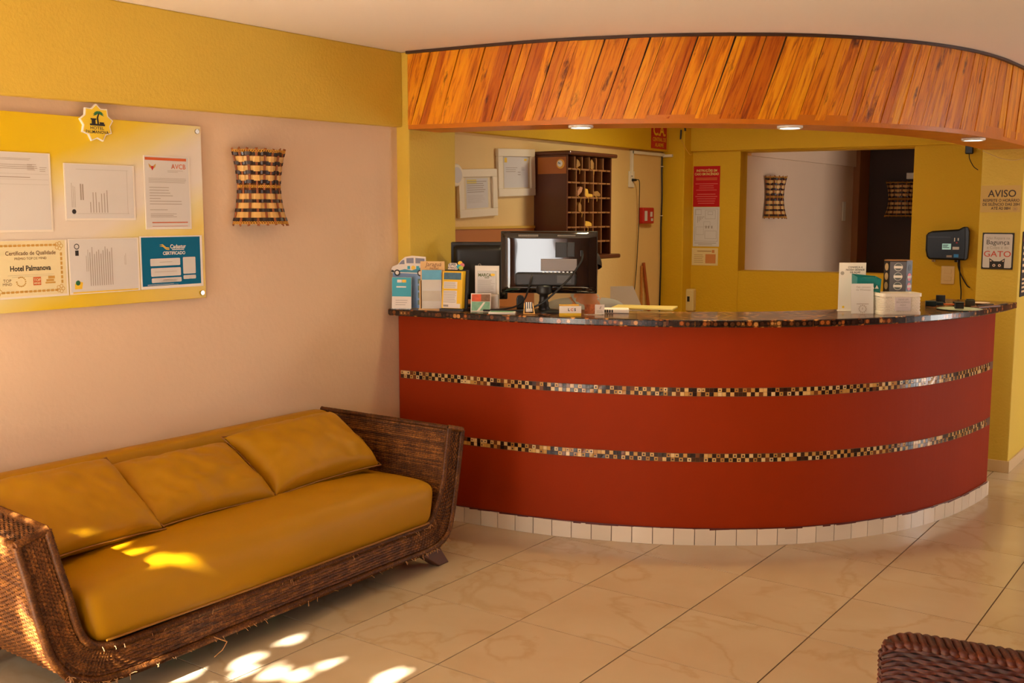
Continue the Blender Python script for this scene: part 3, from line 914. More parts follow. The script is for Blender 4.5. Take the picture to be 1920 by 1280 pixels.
# star plaque
pl = thing('hotel_plaque', 'star-shaped yellow plaque with palm tree and hotel name on the board', 'plaque', (WX + .030, 2.465, 1.945), RW)
def star(r1, r2, n=9): return [((r1 if i % 2 == 0 else r2) * cos(pi/2 + pi*i/n), (r1 if i % 2 == 0 else r2) * sin(pi/2 + pi*i/n)) for i in range(2*n)]
MB().poly(star(.073, .058), -.010, -.0005).build('star_plate', M_white, pl)
MB().flat(star(.068, .054), -.0106).build('star_face', mat('plaque_yellow', (232, 196, 10), .4), pl)
em = MB()
em.poly([(.002,-.004),(.009,-.004),(.006,.020),(.012,.036),(.008,.038),(.0,.020)], -.012, -.0107)
em.box(-.030, .034, -.012, -.0107, -.010, -.003).box(-.022, -.006, -.012, -.0107, -.003, .014).box(-.026, -.002, -.012, -.0107, .012, .017).box(.012, .030, -.012, -.0107, -.003, .004)
em.build('emblem', M_black, pl)
pm = MB()
for k in range(9):
    a = -.25 + k * (pi + .5) / 8
    q = (.008, .036); dx, dz = cos(a), sin(a)
    pm.flat([(q[0], q[1]), (q[0]+dx*.013-dz*.004, q[1]+dz*.010+dx*.004), (q[0]+dx*.025, q[1]+dz*.014-.006), (q[0]+dx*.013+dz*.003, q[1]+dz*.010-dx*.003)], -.0112 - k*.00004)
pm.build('palm_leaf', mat('palm_green', (30, 104, 50), .5), pl)
MB().text('HOTEL', .0165, 0, -.0195, -.0110, bold=.012, sx=1.15).text('PALMANOVA', .0165, 0, -.0345, -.0110, bold=.012).build('lettering', M_black, pl)

BX = WX + .0305
def sheet(name, label, cat, y0, y1, z0, z1, face, margin=.008, notch=True, roll=0.0):
    w, h = (y1 - y0) / 2, (z1 - z0) / 2
    t = thing(name, label, cat, (BX, (y0+y1)/2, (z0+z1)/2), RW, 'papers on the notice board')
    if roll: t.rotation_euler = (0, roll, RW) if False else (0, 0, RW)
    MB().box(-w, w, -.0035, -.0003, -h, h).build('sleeve', M_sleeve, t, bevel=.0008)
    s_ = MB().quad(-w + margin*.6, w - margin, -h + margin, h - margin*.4, -.0040).build('paper', face, t)
    return t, w, h, s_
# licence
t, w, h, s_ = sheet('licence_sheet', 'nearly blank white permit sheet, topmost at the left of the board', 'document', 2.042, 2.268, 1.532, 1.821, M_paper)
q = MB().lines(-w+.02, w-.05, h-.030, h-.020, 2, -.0045).lines(-w+.02, w-.03, h-.062, h-.042, 3, -.0045).lines(.02, .06, h-.066, h-.040, 4, -.0045).lines(.068, w-.015, h-.070, h-.050, 3, -.0045)
q.quad(-w+.01, w-.012, h-.078, h-.0774, -.0045).quad(-w+.01, w-.012, h-.098, h-.0974, -.0045).quad(-w+.01, w-.012, h-.116, h-.1154, -.0045)
q.lines(-w+.02, .05, h-.095, h-.085, 1, -.0045)
q.build('printed_lines', M_ink, t)
# sideways document, upper row
t, w, h, s_ = sheet('sideways_permit', 'white permit hung sideways in the middle of the upper row', 'document', 2.320, 2.626, 1.573, 1.789, M_paper)
q = MB(); vlines(q, -w+.025, -w+.045, -h+.05, .05, 3, -.0045); vlines(q, -w+.062, -w+.080, -.03, .045, 2, -.0045, .6); vlines(q, -w+.10, -w+.185, -h+.03, .01, 7, -.0045, .25, .7)
q.quad(-w+.05, w-.03, h-.022, h-.0212, -.0045).quad(-w+.05, w-.03, -h+.026, -h+.0268, -.0045).quad(w-.036, w-.0352, -h+.026, h-.022, -.0045)
q.build('printed_lines', M_ink, t)
MB().disc(-w+.035, -h+.034, .009, -.0046, 14).build('crest', M_black, t)
# fire brigade certificate
t, w, h, s_ = sheet('fire_certificate', 'white certificate with orange bars and large orange AVCB letters', 'document', 2.671, 2.896, 1.535, 1.833, M_paper)
MB().quad(-w+.006, w-.018, h-.018, h-.007, -.0046).quad(-w+.03, w-.02, -h+.026, -h+.030, -.0046).quad(-w+.03, w-.02, -h+.012, -h+.0135, -.0046).build('orange_bars', M_orange, t)
MB().text('AVCB', .028, w-.022, h-.042, -.0046, 'RIGHT', bold=.008).build('lettering', M_orange, t)
e = MB()
for sgn in (-1, 1):
    e.flat([(-w+.040, h-.056), (-w+.040+sgn*.006, h-.040), (-w+.040+sgn*.018, h-.032), (-w+.040+sgn*.014, h-.046)], -.0046)
e.build('eagle_crest', M_gold, t)
MB().flat([(-w+.034,h-.042),(-w+.046,h-.042),(-w+.045,h-.052),(-w+.040,h-.060),(-w+.035,h-.052)], -.0049).build('crest_shield', M_redink, t)
q = MB().lines(.0, w-.02, h-.066, h-.056, 2, -.0046, ragged=.5).lines(-w+.02, w-.02, h-.110, h-.088, 4, -.0046, ragged=.06)
q.lines(-w+.022, w-.03, h-.20, h-.122, 7, -.0046, fill=.2, ragged=.7).lines(-w+.022, .02, h-.222, h-.214, 1, -.0046).lines(-w+.024, w-.07, h-.250, h-.232, 3, -.0046, fill=.3)
q.build('printed_lines', M_ink, t)
# quality award
M_parch = mat('parchment', (228, 212, 164), .5, var=.05, vscale=8)
t, w, h, s_ = sheet('award_certificate', 'ornate gold-bordered quality award at the lower left of the board', 'document', 2.010, 2.318, 1.290, 1.503, M_parch)
g = MB()
for i in range(13):
    x = -w + .05 + i * (2*w - .10) / 12
    for z in (h - .020, -h + .024): g.box(x-.006, x+.006, -.0047, -.0043, z-.004, z+.004).disc(x+.009, z, .0018, -.0047, 8)
for i in range(7):
    z = -h + .055 + i * (2*h - .11) / 6
    for x in (-w + .020, w - .026): g.box(x-.004, x+.004, -.0047, -.0043, z-.006, z+.006)
for x in (-w + .028, w - .034):
    for z in (h - .024, -h + .028):
        for k in range(5): g.ring(x + .010*cos(k*1.26), z + .010*sin(k*1.26), .0075, .002, -.0047 - k*.00005, 14)
g.build('gold_border', M_gold, t)
MB().text('Certificado de Qualidade', .021, .008, h-.048, -.0046, bold=.012, sx=.92).text('PRÊMIO TOP DE MIND', .0125, .006, h-.068, -.0046).text('TOP', .016, -.088, -h+.066, -.0046).text('MIND', .014, -.088, -h+.053, -.0046).build('lettering', mat('brown_ink', (110, 74, 44), .6), t)
MB().text('Hotel Palmanova', .027, .004, h-.104, -.0047, bold=.022, sx=.86).build('award_name', M_black, t)
MB().quad(-.085, .095, h-.128, h-.1274, -.0046).quad(-.07, .085, h-.134, h-.1334, -.0046).build('rule_lines', M_ink, t)
MB().box(.012, .042, -.0048, -.0043, -h+.046, -h+.076).build('orange_seal', M_orange, t)
MB().text('TOP', .014, .027, -h+.065, -.0052, bold=.02).text('MIND', .010, .027, -h+.053, -.0052, bold=.02).build('seal_lettering', M_parch, t)
lw = MB()
for k in range(14):
    a = radians(-60 + k * 300 / 13 - 90 - 90 + 60)
    lw.disc(-.035 + .017*cos(a), -h+.061 + .017*sin(a), .0035, -.0046 - k*.00001, 8, .0022)
lw.build('laurel_wreath', M_gold, t)
MB().box(.060, .100, -.0048, -.0043, -h+.050, -h+.056).box(.064, .094, -.0048, -.0043, -h+.058, -h+.066).box(.072, .098, -.0048, -.0043, -h+.068, -h+.078).build('gold_stamp', M_gold, t)
# sideways letter
t, w, h, s_ = sheet('sideways_letter', 'white letter hung sideways in the middle of the lower row', 'document', 2.323, 2.633, 1.291, 1.504, M_paper)
q = MB(); vlines(q, -w+.07, -w+.085, -.02, .07, 2, -.0045); vlines(q, -w+.085, -w+.19, -h+.03, h-.03, 11, -.0045, .3, .25); vlines(q, -w+.24, -w+.25, .0, .05, 2, -.0045)
q.build('printed_lines', M_ink, t)
MB().ring(-w+.035, h-.03, .011, .003, -.0046).box(-w+.028, -w+.042, -.0048, -.0043, h-.065, h-.045).build('letter_logo', M_black, t)
MB().flat([(-w+.02,-h+.02),(-w+.05,-h+.02),(-w+.055,-h+.045),(-w+.035,-h+.05),(-w+.02,-h+.04)], -.0046).quad(-w+.012, w-.010, -h+.004, -h+.009, -.0046).build('yellow_mark', M_yelink, t)
MB().disc(-w+.034, -h+.044, .010, -.0048, 10).build('palm_mark', MATS['palm_green'], t)
# teal certificate
M_tealp = mat('teal_print', (0, 98, 136), .5, var=.06, vscale=5, spec=.15)
t, w, h, s_ = sheet('teal_certificate', 'bright teal CERTIFICADO sheet with white fields', 'document', 2.637, 2.946, 1.292, 1.508, M_tealp, margin=.012)
MB().text('Cadastur', .023, .030, h-.045, -.0047, bold=.02, sx=.92).build('lettering', M_white, t)
MB().text('CERTIFICADO', .0185, .010, h-.072, -.0047, bold=.022, sx=.95).build('title_lettering', M_white, t)
stuff(MB().lines(.0, .08, h-.060, h-.054, 1, -.0047, fill=.5).lines(-.065, .03, -h+.026, -h+.040, 2, -.0047, centre=True).lines(-w+.03, .04, -h+.013, -h+.020, 2, -.0047).lines(.055, .085, -h+.032, -h+.042, 2, -.0047).lines(.095, .118, -h+.032, -h+.042, 2, -.0047).build('small_print', M_white, t))
def rr(x0, x1, z0, z1, r, n=4):
    pts = []
    for cx, cz, a0 in ((x1-r, z1-r, 0), (x0+r, z1-r, 90), (x0+r, z0+r, 180), (x1-r, z0+r, 270)):
        pts += [(cx + r*cos(radians(a0 + 90*i/n)), cz + r*sin(radians(a0 + 90*i/n))) for i in range(n+1)]
    return pts
f = MB()
for bx in ((-.108, .038, h-.122, h-.092), (-.106, .040, h-.165, h-.131), (-.104, .042, h-.191, h-.172), (.052, .116, h-.160, h-.090), (.052, .116, h-.182, h-.166)): f.flat(rr(*bx, .004), -.0047)
f.build('white_field', M_paper, t)
MB().lines(-.065, .0, h-.110, h-.104, 1, -.0052, centre=True).lines(-.09, .02, h-.149, h-.144, 1, -.0052, centre=True).lines(-.05, .0, h-.184, h-.180, 1, -.0052, centre=True).build('printed_lines', M_ink, t)
sw = MB()
for k, dz in enumerate((0, -.006)):
    sw.flat([(-.062, h-.036+dz), (-.045, h-.038+dz), (-.030, h-.050+dz), (-.014, h-.052+dz), (-.012, h-.049+dz), (-.030, h-.046+dz), (-.045, h-.034+dz)], -.0047 - k*.0003)
sw.build('swoosh', M_yelink, t)

# ------------------------------------------------------------------ basket sconces
M_reed = mat('reed_rib', (150, 78, 26), .5, var=.25, vscale=30)
M_straw = mat('straw_band', (214, 166, 92), .5, var=.12, vscale=14)
M_dband = mat('dark_band', (48, 26, 18), .35)
M_raff = mat('raffia', (206, 150, 50), .7)
def make_sconce(label, loc, rot):
    t = thing('wall_sconce', label, 'wall lamp', loc, rot, 'woven basket wall lamps')
    H = .165
    def rad(z):
        k = z / H
        return .105 + (.034 if k < 0 else .028) * abs(k) ** 1.9
    def S(a, z, off=0):       # a -1..1 around the half round
        r = rad(z) + off
        an = a * pi / 2
        return Vector((r * sin(an), -.012 - (r * .85) * cos(an), z))
    MB().grid(lambda u, v: S(u*2-1, (v*2-1)*(H-.004), -.006), 28, 18).build('lining', mat('basket_lining', (120, 66, 26), .8), t)
    ribs = []
    for k in range(11):
        for dd in (-.014, .014):
            a = -1 + .02 + k * 1.96 / 10 + dd
            a = max(-.99, min(.99, a))
            ext = random.uniform(.0, .008)
            MB().tube([S(a, -H - ext + (2*H + 2*ext) * i/14, .0042) for i in range(15)], .0030, 6).build('rib', M_reed, t, smooth=True)
    for k in range(8):          # dark bands pass over every second pair of ribs
        z = -.142 + k * .0405 + (.004 if k > 3 else 0)
        ph = 0
        mb = MB(); vs = []; fs = []
        n = 100
        for i in range(n+1):
            a = -1 + 2*i/n
            kk = (a + .98) / 1.96 * 10
            off = .0095 if (abs((kk + ph) % 2 - 1) > .62) else .0012
            vs += [S(a, z - .0075, off), S(a, z + .0075, off)]
        for i in range(n): fs.append((2*i, 2*i+2, 2*i+3, 2*i+1))
        mb.add(vs, fs); mb.build('dark_band', M_dband, t, smooth=True)
    for k in range(7):
        z = -.122 + k * .0405
        if k == 3: continue
        hgt = .0125
        ph = 0
        mb = MB(); vs = []; fs = []
        n = 100
        for i in range(n+1):
            a = -1 + 2*i/n
            kk = (a + .98) / 1.96 * 10
            off = .0085 if (abs((kk + ph + 1) % 2 - 1) > .62) else .0
            vs += [S(a, z - hgt, off), S(a, z + hgt, off)]
        for i in range(n): fs.append((2*i, 2*i+2, 2*i+3, 2*i+1))
        mb.add(vs, fs); mb.build('straw_band', M_straw, t, smooth=True)
    ls = MB()
    for zc in (-.157, .003, .157):
        for sgn in (-1, 1):
            ls.tube([S(-1 + 2*i/72, zc + sgn * .006 * (1 if i % 4 < 2 else -1) * (1 if i % 2 else .4), .006) for i in range(73)], .0022, 4)
    stuff(ls.build('raffia_lashing', M_raff, t))
    return t
sc1 = make_sconce('straw and dark-banded basket sconce on the peach lobby wall', (WX, 3.275, 1.716), RW)

# ------------------------------------------------------------------ cable of nothing else on this wall
# ------------------------------------------------------------------ far-room sconces
sc2 = copy_tree(sc1); sc2['label'] = 'basket sconce on the pale wall seen through the opening'
sc2.location = (-3.36, 8.262, 1.728)
sc3 = copy_tree(sc1); sc3['label'] = 'dark basket sconce in the dim room behind the opening'
sc3.location = (-2.99, 10.62, 1.735); sc3.rotation_euler = (0, 0, 0)

# ------------------------------------------------------------------ framed papers on the office wall
M_frame = mat('white_frame', (236, 222, 196), .45)
M_mount = mat('cream_mount', (226, 208, 172), .7)
M_glass = mat('picture_glass', (255, 255, 255), .03, trans=1.0, alpha=.25)
def framed(label, y0, y1, z0, z1, roll, paper_rect):
    w, h = (y1-y0)/2, (z1-z0)/2
    t = thing('picture_frame', label, 'picture', (OX, (y0+y1)/2, (z0+z1)/2), RW, 'framed papers in the office')
    t.rotation_mode = 'XYZ'
    t.rotation_euler = (0, -roll, RW)
    b = .046
    m = MB().box(-w, w, -.024, -.001, h-b, h).box(-w, w, -.024, -.001, -h, -h+b).box(-w, -w+b, -.024, -.001, -h+b, h-b).box(w-b, w, -.024, -.001, -h+b, h-b)
    m.build('frame', M_frame, t, bevel=.003)
    MB().box(-w+b*.9, w-b*.9, -.010, -.002, -h+b*.9, h-b*.9).build('mount', M_mount, t)
    x0, x1, q0, q1 = paper_rect
    s_ = MB().quad(x0, x1, q0, q1, -.0108).build('paper', M_paper, t)
    return t, x0, x1, q0, q1
t, x0, x1, q0, q1 = framed('white framed yellowish licence, lower of the two beside the key cabinet', 4.828, 5.198, 1.580, 1.858, radians(2.5), (-.105, .105, -.088, .085))
MB().lines(x0+.01, x1-.01, .0, q1-.012, 6, -.0113, fill=.3).lines(x0+.01, x1-.03, q0+.03, -.01, 6, -.0113, fill=.12).build('printed_lines', M_ink, t)
MB().quad(x0+.008, x0+.10, q1-.030, q1-.006, -.0112).build('yellow_header', mat('pale_yellow_ink', (222, 200, 110), .6), t)
t, x0, x1, q0, q1 = framed('white framed grey licence, higher of the two beside the key cabinet', 5.208, 5.598, 1.706, 1.992, radians(2.0), (-.125, .13, -.092, .096))
MB().lines(x0+.02, .03, .0, .035, 3, -.0113).lines(.06, x1-.03, .01, .035, 3, -.0113).lines(.02, .05, -.02, .01, 2, -.0113).build('printed_lines', M_ink, t)
MB().quad(x0+.008, x0+.035, q1-.035, q1-.006, -.0112).quad(x1-.04, x1-.012, q1-.025, q1-.012, -.0112).build('yellow_mark', M_yelink, t)

rw_ = thing('wall_clock', 'white round wall fixture half hidden behind the yellow pillar', 'clock', (OX, 4.775, 1.815), RW)
MB().poly([(.065*cos(2*pi*i/28), .065*sin(2*pi*i/28)) for i in range(28)], -.05, -.001).build('case', M_frame, rw_, bevel=.012, seg=3)
MB().disc(0, 0, .045, -.0505).build('dial', M_paper, rw_)

wp = thing('wood_panel', 'flat orange-brown wooden panel low on the office wall', 'panel', (OX, 5.11, 1.0), RW)
M_mdf = mat('orange_brown_board', (186, 112, 46), .5, var=.08, vscale=4)
MB().box(-.485, .49, -.014, -.001, -.4, .508).build('board', M_mdf, wp)
MB().box(-.485, .49, -.022, -.001, .508, .524).build('edge_strip', mat('yellow_edge', (214, 168, 60), .5), wp, bevel=.002)

# ------------------------------------------------------------------ key cabinet
M_cab = mat('dark_mahogany', (84, 40, 18), .35, var=.35, vscale=6, coat=.2)
M_cabl = mat('light_mahogany', (170, 94, 30), .35, var=.15, vscale=8, coat=.2)
M_div = mat('worn_wood_edge', (142, 92, 44), .5, var=.2, vscale=25)
M_brass = mat('brass', (196, 160, 90), .3, metal=1)
kc = thing('key_cabinet', 'dark wooden pigeonhole key cabinet on the office wall', 'cabinet', (OX, 5.888, 1.335), RW)
W2, D_, Hc = .272, .246, .625
MB().box(-W2, -W2+.014, -D_, -.001, 0, Hc).build('side_panel', M_cab, kc)
part_label(MB().box(-W2-.002, -W2, -D_+.004, -.03, Hc-.115, Hc-.012).build('side_patch', M_cabl, kc), 'lighter orange wood band at the top of the side')
MB().box(W2-.014, W2, -D_, -.001, 0, Hc).build('side_panel', M_cab, kc)
MB().box(-W2+.014, W2-.014, -.014, -.001, 0, Hc).build('back_panel', M_dark, kc)
MB().box(-W2-.006, W2+.04, -D_-.025, -.001, Hc, Hc+.026).build('cornice', M_cab, kc, bevel=.010, seg=3)
MB().box(-W2-.02, W2+.05, -D_-.05, -.001, -.028, 0).build('ledge', M_cab, kc, bevel=.010, seg=3)
zr = [0, .085, .178, .271, .364, .457, .540, Hc]
for k, z in enumerate(zr[1:-1]):
    sh = MB().box(-W2+.014, W2-.014, -D_+.002, -.014, z-.005, z+.005).build('shelf', M_div, kc)
    for i in range(5):
        MB().poly([(-W2+.06 + i*.105 + .006*cos(2*pi*j/8), z + .004*sin(2*pi*j/8)) for j in range(8)], -D_-.002, -D_+.002).build('number_stud', M_brass, sh)
for k in range(7):
    z0, z1 = zr[k] + .005, zr[k+1] - .005
    n = 6 if k == 6 else 5
    for i in range(1, n):
        x = -W2 + .014 + (2*W2 - .028) * i / n
        MB().box(x-.004, x+.004, -D_+.004, -.014, z0, z1).build('divider', M_div, kc)
st = MB().poly([(.0, 0)] and [(.030*cos(2*pi*i/24), .030*sin(2*pi*i/24)) for i in range(24)], -.002, -.0005)
stk = st.build('round_sticker', mat('orange_sticker', (232, 168, 60), .4), kc)
stk.location = (-W2-.002, -D_+.045, Hc-.055); stk.rotation_euler = (0, 0, -RW)
s2 = MB().disc(-.004, .002, .020, -.0026).build('sticker_centre', M_white, stk)
s3 = MB().text('Pe', .018, -.009, .004, -.0032, bold=.03).build('sticker_print', M_teal, stk)
# key fobs hanging in the pigeonholes
def fob(label, col, m, k, pts, tw=.010):
    colw = (2*W2 - .028) / (6 if k == 6 else 5)
    x = -W2 + .014 + colw * (col + .5); z = zr[k] + .005
    c = Matrix.Rotation(RW, 3, 'Z') @ Vector((x, -D_ + .02, z))
    t = thing('key_fob', label, 'key fob', (OX + c.x, 5.888 + c.y, 1.335 + c.z), RW, 'key fobs in the cabinet')
    MB().poly(pts, -.012, .03).build('tag', m, t, bevel=.003)
    MB().tube([(pts[0][0], -.008, pts[0][1]+.01), (pts[0][0]+.012, -.03, pts[0][1]-.01), (pts[0][0]+.004, -.032, pts[0][1]-.035)], .0022, 5).build('cord', M_raff, t)
M_tagd = mat('tan_leather', (150, 104, 40), .6); M_tagy = mat('yellow_cloth', (214, 164, 50), .7)
fob('triangular tan key fob, topmost row, left of two', 1, M_tagd, 6, [(-.02,.0),(.03,.02),(.012,.05),(-.015,.06)])
fob('folded tan key fob, topmost row, right of two', 3, M_tagd, 6, [(-.02,.0),(.018,.004),(.02,.04),(-.005,.065),(-.022,.05)])
fob('bright yellow key strap drooping from the cabinet middle', 2, M_tagy, 4, [(-.04,.0),(.05,.0),(.055,.018),(.0,.022),(-.01,.05),(-.045,.055)])
fob('pale pink-tan key fob left of the yellow strap', 1, mat('pink_tan_cloth', (176, 122, 84), .7), 4, [(-.03,.0),(.02,.03),(.035,.06),(.005,.065),(-.03,.035)])
fob('tan key fob right of the yellow strap', 3, M_tagd, 4, [(-.04,.008),(.04,.004),(.045,.022),(.01,.04),(-.035,.034)])
fob('looped orange key fob below the yellow strap', 1, M_tagd, 3, [(-.015,.0),(.018,.002),(.02,.04),(.0,.06),(-.018,.04)])
fob('crumpled yellow key cloth in the lowest filled pigeonhole', 2, M_tagy, 2, [(-.045,.0),(.045,.0),(.04,.02),(.01,.03),(-.03,.034)])

# ------------------------------------------------------------------ electrical bits on the office wall
M_trunk = mat('white_trunking', (232, 222, 200), .4)
tr = thing('cable_trunking', 'white cable trunking bending under the office beam', 'conduit', (OX, 6.84, 2.0), RW)
MB().box(.0, .50, -.022, -.001, .028, .050).build('run', M_trunk, tr, bevel=.002)
MB().box(-.002, .018, -.022, -.001, -.13, .050).build('drop', M_trunk, tr, bevel=.002)
MB().box(.505, .530, -.090, -.070, .030, .42).build('riser', M_trunk, tr, bevel=.002)
MB().box(.48, .530, -.090, -.001, .022, .042).build('elbow', M_trunk, tr, bevel=.002)
ol = thing('wall_outlet', 'white wall outlet plate with a black plug in it', 'outlet', (OX, 6.853, 1.845), RW)
MB().box(-.038, .038, -.012, -.001, -.058, .058).build('plate', M_trunk, ol, bevel=.003)
MB().disc(0, .025, .006, -.0125).build('socket_hole', M_black, ol)
pg = thing('extension_cord', 'thin black cord hanging from the wall outlet', 'cord', (OX, 6.858, 1.845), RW)
MB().tube([(0,-.0125,-.005),(0,-.045,-.005)], [.011, .008], 10).build('plug', M_cable, pg)
MB().tube(catmull([(0,-.045,-.005),(.02,-.055,-.006),(.05,-.045,-.05),(.078,-.028,-.18),(.085,-.025,-.28),(.078,-.022,-.45),(.06,-.022,-.65),(.02,-.022,-.92),(.01,-.022,-1.2)], 6), .0032, 6).build('cable', M_cable, pg)
al = thing('alarm_box', 'red fire alarm call point on the office wall', 'alarm', (OX, 7.058, 1.584), RW)
M_alarm = mat('alarm_red', (188, 26, 18), .4)
MB().box(-.082, .082, -.045, -.001, -.059, .059).build('case', M_alarm, al, bevel=.008)
MB().box(-.068, -.028, -.047, -.0455, -.038, .034).build('label_plate', M_paper, al)
MB().box(.018, .05, -.047, -.0455, -.008, .028).build('call_button', M_paper, al)
MB().box(.03, .06, -.047, -.0455, -.04, -.020).build('key_plate', M_paper, al)
ca = thing('alarm_sign', 'red sign reading C.A. under the wooden fascia', 'sign', (OX + .05, 7.185, 2.165), RW)
MB().box(-.122, .115, -.004, -.0003, -.088, .105).build('plate', M_redink, ca)
MB().text('C.A.', .118, 0, .045, -.0046, bold=.02, sx=.92).text('CENTRAL DE', .040, 0, -.022, -.0046, bold=.01, sx=.88).text('ALARME', .040, 0, -.062, -.0046, bold=.01, sx=.92).build('lettering', M_yelink, ca)
bc = thing('corner_cable', 'black cable running down the office corner', 'cable', (OX, 7.33, 1.0), 0)
MB().tube(catmull([(.006,-.008,1.04),(.008,-.01,.9),(.014,-.012,.72),(.008,-.01,.5),(.012,-.01,.2),(.006,-.01,-.15)], 6), .0055, 6).build('cable', M_cable, bc)
for z in (.58, .95): MB().box(-.0, .018, -.018, -.001, z, z+.006).build('clip', M_trunk, bc)
hc = thing('hanging_connectors', 'loose wire with two black connectors hanging in front of the corner pillar', 'wire', (-3.675, 7.325, 2.15), 0)
MB().tube(catmull([(-.004,0,.27),(-.012,0,.1),(-.018,0,.02),(.02,-.01,-.05),(.07,-.02,-.115),(.09,-.02,-.11)], 6), .002, 5).build('wire', M_raff, hc)
MB().tube([(-.014,0,.07),(-.018,0,.0)], [.007, .006], 8).build('connector', M_cable, hc)
MB().tube([(.012,0,.12),(.020,0,.06)], [.006, .007], 8).build('connector', M_cable, hc)
MB().tube(catmull([(.0,0,.27),(.006,0,.2),(.012,0,.12)], 4), .002, 5).build('lead', M_cable, hc)
bs = thing('broom_handle', 'reddish wooden pole leaning in the office corner', 'pole', (-3.76, 7.24, 0), 0)
MB().tube([(-.02, .02, 0), (-.075, -.20, 1.235)], .012, 10).build('shaft', mat('reddish_pole', (170, 84, 34), .5), bs)
bs2 = thing('broom_handle', 'thin wooden slat hanging from the pole in the office corner', 'pole', (-3.80, 7.0, 0), 0)
MB().tube([(-.01, -.01, .0), (-.035, .012, 1.215)], .008, 8).build('shaft', mat('pale_pole', (190, 120, 50), .5), bs2)

# ------------------------------------------------------------------ things on the back wall
def onback(name, label, cat, s_, z, off=0.0, group=None):
    return thing(name, label, cat, bp(s_, -off, z), RB, group)
t = onback('fire_sign', 'red sign with fire instructions above the floor plan', 'sign', .014, 1.803)
MB().box(-.103, .103, -.003, -.0003, -.152, .152).build('plate', mat('sign_red', (190, 8, 4), .5, spec=.2), t)
MB().text('INSTRUÇÕES EM', .0245, 0, .118, -.0036, bold=.022, sx=.88).text('CASO EM INCÊNDIO', .0245, 0, .092, -.0036, bold=.022, sx=.82).build('heading', mat('pale_yellow_ink', (230, 200, 120), .6), t)
MB().lines(-.088, .088, .045, .068, 2, -.0036, fill=.6, ragged=.1, centre=True).build('subheading', M_orange, t)
MB().lines(-.090, .090, -.035, .028, 4, -.0036, fill=.22, ragged=.4, centre=True).lines(-.090, .090, -.135, -.050, 5, -.0036, fill=.22, ragged=.3, centre=True).build('printed_lines', mat('pink_print', (224, 120, 100), .6), t)
t = onback('floor_plan', 'white floor plan sheet between the red sign and a small card', 'document', .018, 1.499)
MB().box(-.102, .102, -.002, -.0003, -.149, .149).build('sheet', M_paper, t)
q = MB(); yq = -.0026
def outl(x0, x1, z0, z1, w_=.002):
    q.quad(x0, x1, z0, z0+w_, yq).quad(x0, x1, z1-w_, z1, yq).quad(x0, x0+w_, z0, z1, yq).quad(x1-w_, x1, z0, z1, yq)
outl(-.09, .09, -.11, .135); outl(-.085, -.04, .09, .13); outl(-.01, .07, .06, .125); outl(.01, .05, .09, .115); outl(-.08, -.02, -.06, .0, .0015); outl(-.01, .08, -.09, -.03); outl(-.02, .03, .0, .04, .0015)
for x in (.0, .02, .045): q.box(x-.006, x+.004, yq-.0005, yq, -.012, .008)
q.quad(-.09, .08, -.126, -.122, yq).quad(-.06, .05, -.137, -.134, yq)
for i in range(5): q.quad(-.07 + i*.012, -.066 + i*.012, .03 + i*.01, .08, yq)
q.build('plan_lines', M_ink, t)
t = onback('info_card', 'small cream card with orange mark under the floor plan', 'document', .012, 1.272)
MB().box(-.102, .102, -.003, -.0003, -.066, .066).build('card', mat('cream_card', (226, 202, 140), .5), t)
MB().lines(-.085, -.005, -.05, .02, 5, -.0036).quad(-.06, .05, .038, .046, -.0036).build('printed_lines', mat('tan_print', (180, 140, 80), .6), t)
MB().quad(.005, .085, -.05, .02, -.0036).quad(.055, .075, .03, .052, -.0036).build('orange_block', mat('orange_print', (206, 130, 60), .6), t)
t = onback('soap_dispenser', 'cream plastic dispenser on the back wall beside the corner pillar', 'dispenser', -.088, .94)
MB().box(-.040, .040, -.075, -.001, -.085, .085).build('body', mat('cream_plastic', (222, 196, 130), .4), t, bevel=.012, seg=3)
MB().box(-.010, .010, -.077, -.0752, -.01, .03).build('window', M_plast, t, bevel=.001)
MB().tube([(0, -.04, -.086), (0, -.04, -.11)], .010, 10).build('nozzle', M_ink, t)
# electric-fence energiser box
t = onback('control_box', 'glossy black control box with a small screen on the yellow wall', 'control box', 1.735, 1.39)
M_gbk = mat('glossy_black', (14, 12, 11), .34, spec=.3)
o = [(-.138, .06), (-.125, .078), (-.10, .09), (.07, .103), (.10, .122), (.128, .118), (.138, .09), (.140, .0), (.135, -.09), (.125, -.108), (-.112, -.105), (-.128, -.085), (-.138, -.04)]
MB().poly(o, -.075, -.001).build('case', M_gbk, t, bevel=.012, seg=3)
MB().poly([(.108, .12), (.128, .118), (.138, .09), (.140, 0), (.135, -.09), (.122, -.108), (.112, -.10), (.114, .0)], -.085, -.0755).build('hinge_cover', M_plast, t, bevel=.004)
MB().box(-.03, .026, -.079, -.0755, -.035, .005).build('screen', mat('lcd_screen', (160, 205, 190), .3, emit=.35), t)
MB().lines(-.026, .022, -.026, .0, 3, -.0796, fill=.5, ragged=.4).build('screen_digits', M_black, t)
MB().box(.036, .078, -.079, -.0755, -.035, -.016).build('label_plate', M_paper, t)
MB().box(.046, .076, -.079, -.0755, -.088, -.066).build('blue_badge', mat('blue_badge', (20, 130, 200), .4), t)
MB().box(.0, .034, -.079, -.0755, -.088, -.074).build('grey_badge', M_ink, t)
MB().box(.044, .049, -.078, -.0755, .02, .045).box(.066, .073, -.078, -.0755, .026, .044).build('indicator', M_white, t)
MB().box(.056, .066, -.078, -.0755, .008, .016).build('red_lamp', M_redink, t)
MB().box(-.125, .02, -.0775, -.0755, .045, .052).build('highlight_strip', M_plast, t)
for x in (-.085, .06):
    MB().tube([(x, -.03, -.104), (x, -.03, -.122)], .012, 10).build('cable_gland', M_plast if x > 0 else M_chrome, t)
